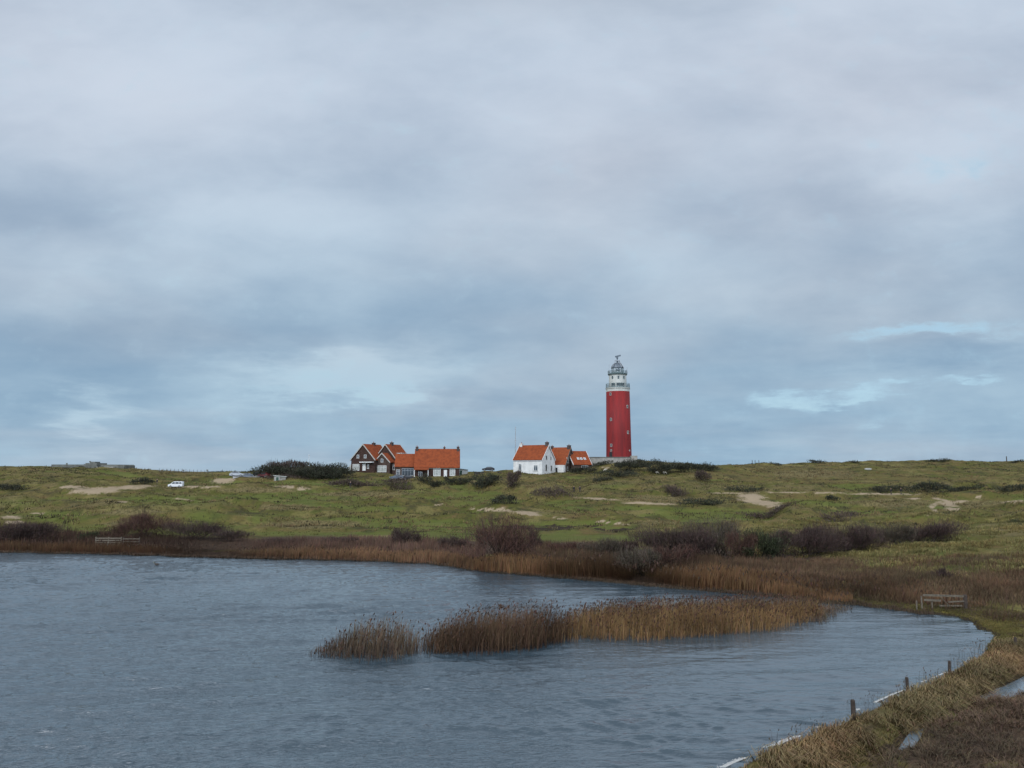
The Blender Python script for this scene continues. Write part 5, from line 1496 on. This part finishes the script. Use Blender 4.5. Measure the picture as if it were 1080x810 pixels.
# ------------------------------------------------------------------ people and animals
def skin_mesh(name, verts, edges, radii, mats, parent, pick=None, sub=1):
    me = bpy.data.meshes.new(name); me.from_pydata([Vector(v) for v in verts], edges, [])
    o = bpy.data.objects.new(name, me); C.objects.link(o)
    sk = o.modifiers.new("skin", "SKIN"); sk.use_smooth_shade = True
    for k, r in enumerate(radii): me.skin_vertices[0].data[k].radius = (r, r)
    me.skin_vertices[0].data[0].use_root = True
    ss = o.modifiers.new("sub", "SUBSURF"); ss.levels = sub; ss.render_levels = sub
    dg = bpy.context.evaluated_depsgraph_get(); m2 = bpy.data.meshes.new_from_object(o.evaluated_get(dg))
    bpy.data.objects.remove(o); m2.name = name
    m2.materials.clear()
    for m_ in mats: m2.materials.append(m_)
    for p in m2.polygons:
        p.use_smooth = True
        p.material_index = pick(p.center) if pick else 0
    return link(bpy.data.objects.new(name, m2), parent)


def person(px, py, rz, label, scale=1.0, walk=.16):
    root = thing("person", label, "person", G(px, py, 192.0), rz, None, scale)
    v = [(0, 0, .92), (0, 0, 1.12), (0, .01, 1.36), (0, .0, 1.49), (0, .0, 1.58), (0, -.02, 1.70)]
    r = [.15, .145, .17, .06, .085, .075]; e = [(0, 1), (1, 2), (2, 3), (3, 4), (4, 5)]
    for s in (-1, 1):
        b = len(v)
        v += [(s * .10, 0, .86), (s * .11, -s * walk * .5, .48), (s * .11, -s * walk + .03, .08), (s * .11, -s * walk - .12, .04)]; r += [.10, .07, .05, .04]; e += [(0, b), (b, b + 1), (b + 1, b + 2), (b + 2, b + 3)]
        a = len(v)
        v += [(s * .21, .0, 1.40), (s * .26, s * walk * .35, 1.12), (s * .25, s * walk * .5 - .10, .90), (s * .25, s * walk * .5 - .14, .80)]; r += [.075, .058, .045, .04]; e += [(2, a), (a, a + 1), (a + 1, a + 2), (a + 2, a + 3)]
    def pick(c):
        if c.z > 1.47 or (abs(c.x) > .17 and c.z < .87): return 2
        return 0 if c.z > .80 else 1
    skin_mesh("body", v, e, r, [M["cloth"], M["cloth2"], M["skin"]], root, pick)
    bm = bmesh.new(); bmesh.ops.create_uvsphere(bm, u_segments=12, v_segments=8, radius=.105, matrix=Matrix.Translation((0, .02, 1.68)) @ Matrix.Diagonal((.92, 1, .95, 1)))
    bmesh.ops.delete(bm, geom=[q for q in bm.verts if q.co.y < -.045 and q.co.z < 1.72], context="VERTS"); obj("hair", bm, M["hair"], root, True)
    bm = bmesh.new(); box(bm, -.018, .018, -.125, -.08, 1.60, 1.64); obj("nose", bm, M["skin"], root)
    return root
person(605.3, 519.6, R(15), "left of two dark clothed walkers on the meadow below the white house")
person(611.6, 519.4, R(-10), "right of two dark clothed walkers on the meadow below the white house", .97)
person(940, 521.8, R(80), "left of two dark clothed walkers on the straight path")
person(950.5, 521.6, R(95), "right of two dark clothed walkers on the straight path", 1.03, .22)
person(369.5, 514.8, R(20), "dark clothed walker alone on the meadow below the left brick house")
person(165.5, 511.8, R(-40), "dark clothed person standing just left of the white van", 1.0, .08)


def sheep_proto(label, loc, rz, scale=1.0):
    root = thing("sheep", label, "sheep", loc, rz, "sheep below the lighthouse", scale)
    v = [(-.42, 0, .62), (-.1, 0, .64), (.28, 0, .63), (.46, 0, .66), (.60, 0, .60), (.74, 0, .50)]; r = [.22, .27, .25, .15, .10, .06]
    e = [(k, k + 1) for k in range(5)]
    for (bx, i) in ((-.36, 0), (.28, 2)):
        for s in (-1, 1):
            b = len(v); back = bx < 0
            v += [(bx, s * .12, .42), (bx + (-.06 if back else .02), s * .12, .24), (bx, s * .12, .02)]; r += [.075, .042, .035]; e += [(i, b), (b, b + 1), (b + 1, b + 2)]
    skin_mesh("body", v, e, r, [M["wool"], M["sheepface"]], root, lambda c: 1 if (c.x > .58 or c.z < .3) else 0, 2)
    for s in (-1, 1):
        bm = bmesh.new(); bmesh.ops.create_uvsphere(bm, u_segments=8, v_segments=6, radius=1, matrix=Matrix.Translation((.57, s * .12, .64)) @ Matrix.Diagonal((.03, .07, .03, 1))); obj("ear", bm, M["sheepface"], root, True)
    return root
def at_ground(px, Y):
    x = (px - 540) * mpp(Y); return (x, Y, Hs(x, Y))
sh = sheep_proto("pale sheep grazing alone beside the track up the lighthouse mound", at_ground(638, 243), R(10), 1.15)
dup(sh, at_ground(693.5, 238), R(170), "left and smaller of two pale sheep below the gorse slope", "sheep below the lighthouse", 1.0)
dup(sh, at_ground(701.5, 238), R(185), "right and paler of two sheep below the gorse slope", "sheep below the lighthouse", 1.15)


def duck():
    x, y = W0(165, 596.5)
    root = thing("duck", "small dark duck swimming on the lake near the far left shore", "duck", (x, y, .05), R(170))
    v = [(-.26, 0, .12), (-.14, 0, .07), (.04, 0, .07), (.16, 0, .12), (.20, 0, .22), (.24, 0, .29)]; r = [.03, .09, .11, .07, .045, .055]
    skin_mesh("body", v, [(k, k + 1) for k in range(5)], r, [M["duck"], M["duckhead"]], root, lambda c: 1 if c.z > .20 else 0, 2)
    bm = bmesh.new(); box(bm, .28, .37, -.025, .025, .265, .285); obj("bill", bm, M["bill"], root)
    root.scale = (1.1,) * 3
duck()


def slab():
    x, y, z = at_ground(915.5, 273)
    bm = bmesh.new(); bmesh.ops.create_icosphere(bm, subdivisions=2, radius=1, matrix=Matrix.Diagonal((1.35, .5, .45, 1)))
    for v in bm.verts: v.co *= 1 + .18 * math.sin(v.co.x * 5 + v.co.z * 9)
    o = obj("stone_slab", bm, M["stone"]); o.location = (x, y, z + .25); tag(o, "pale stone slab lying alone on the slope of the big dune", "stone")
slab()
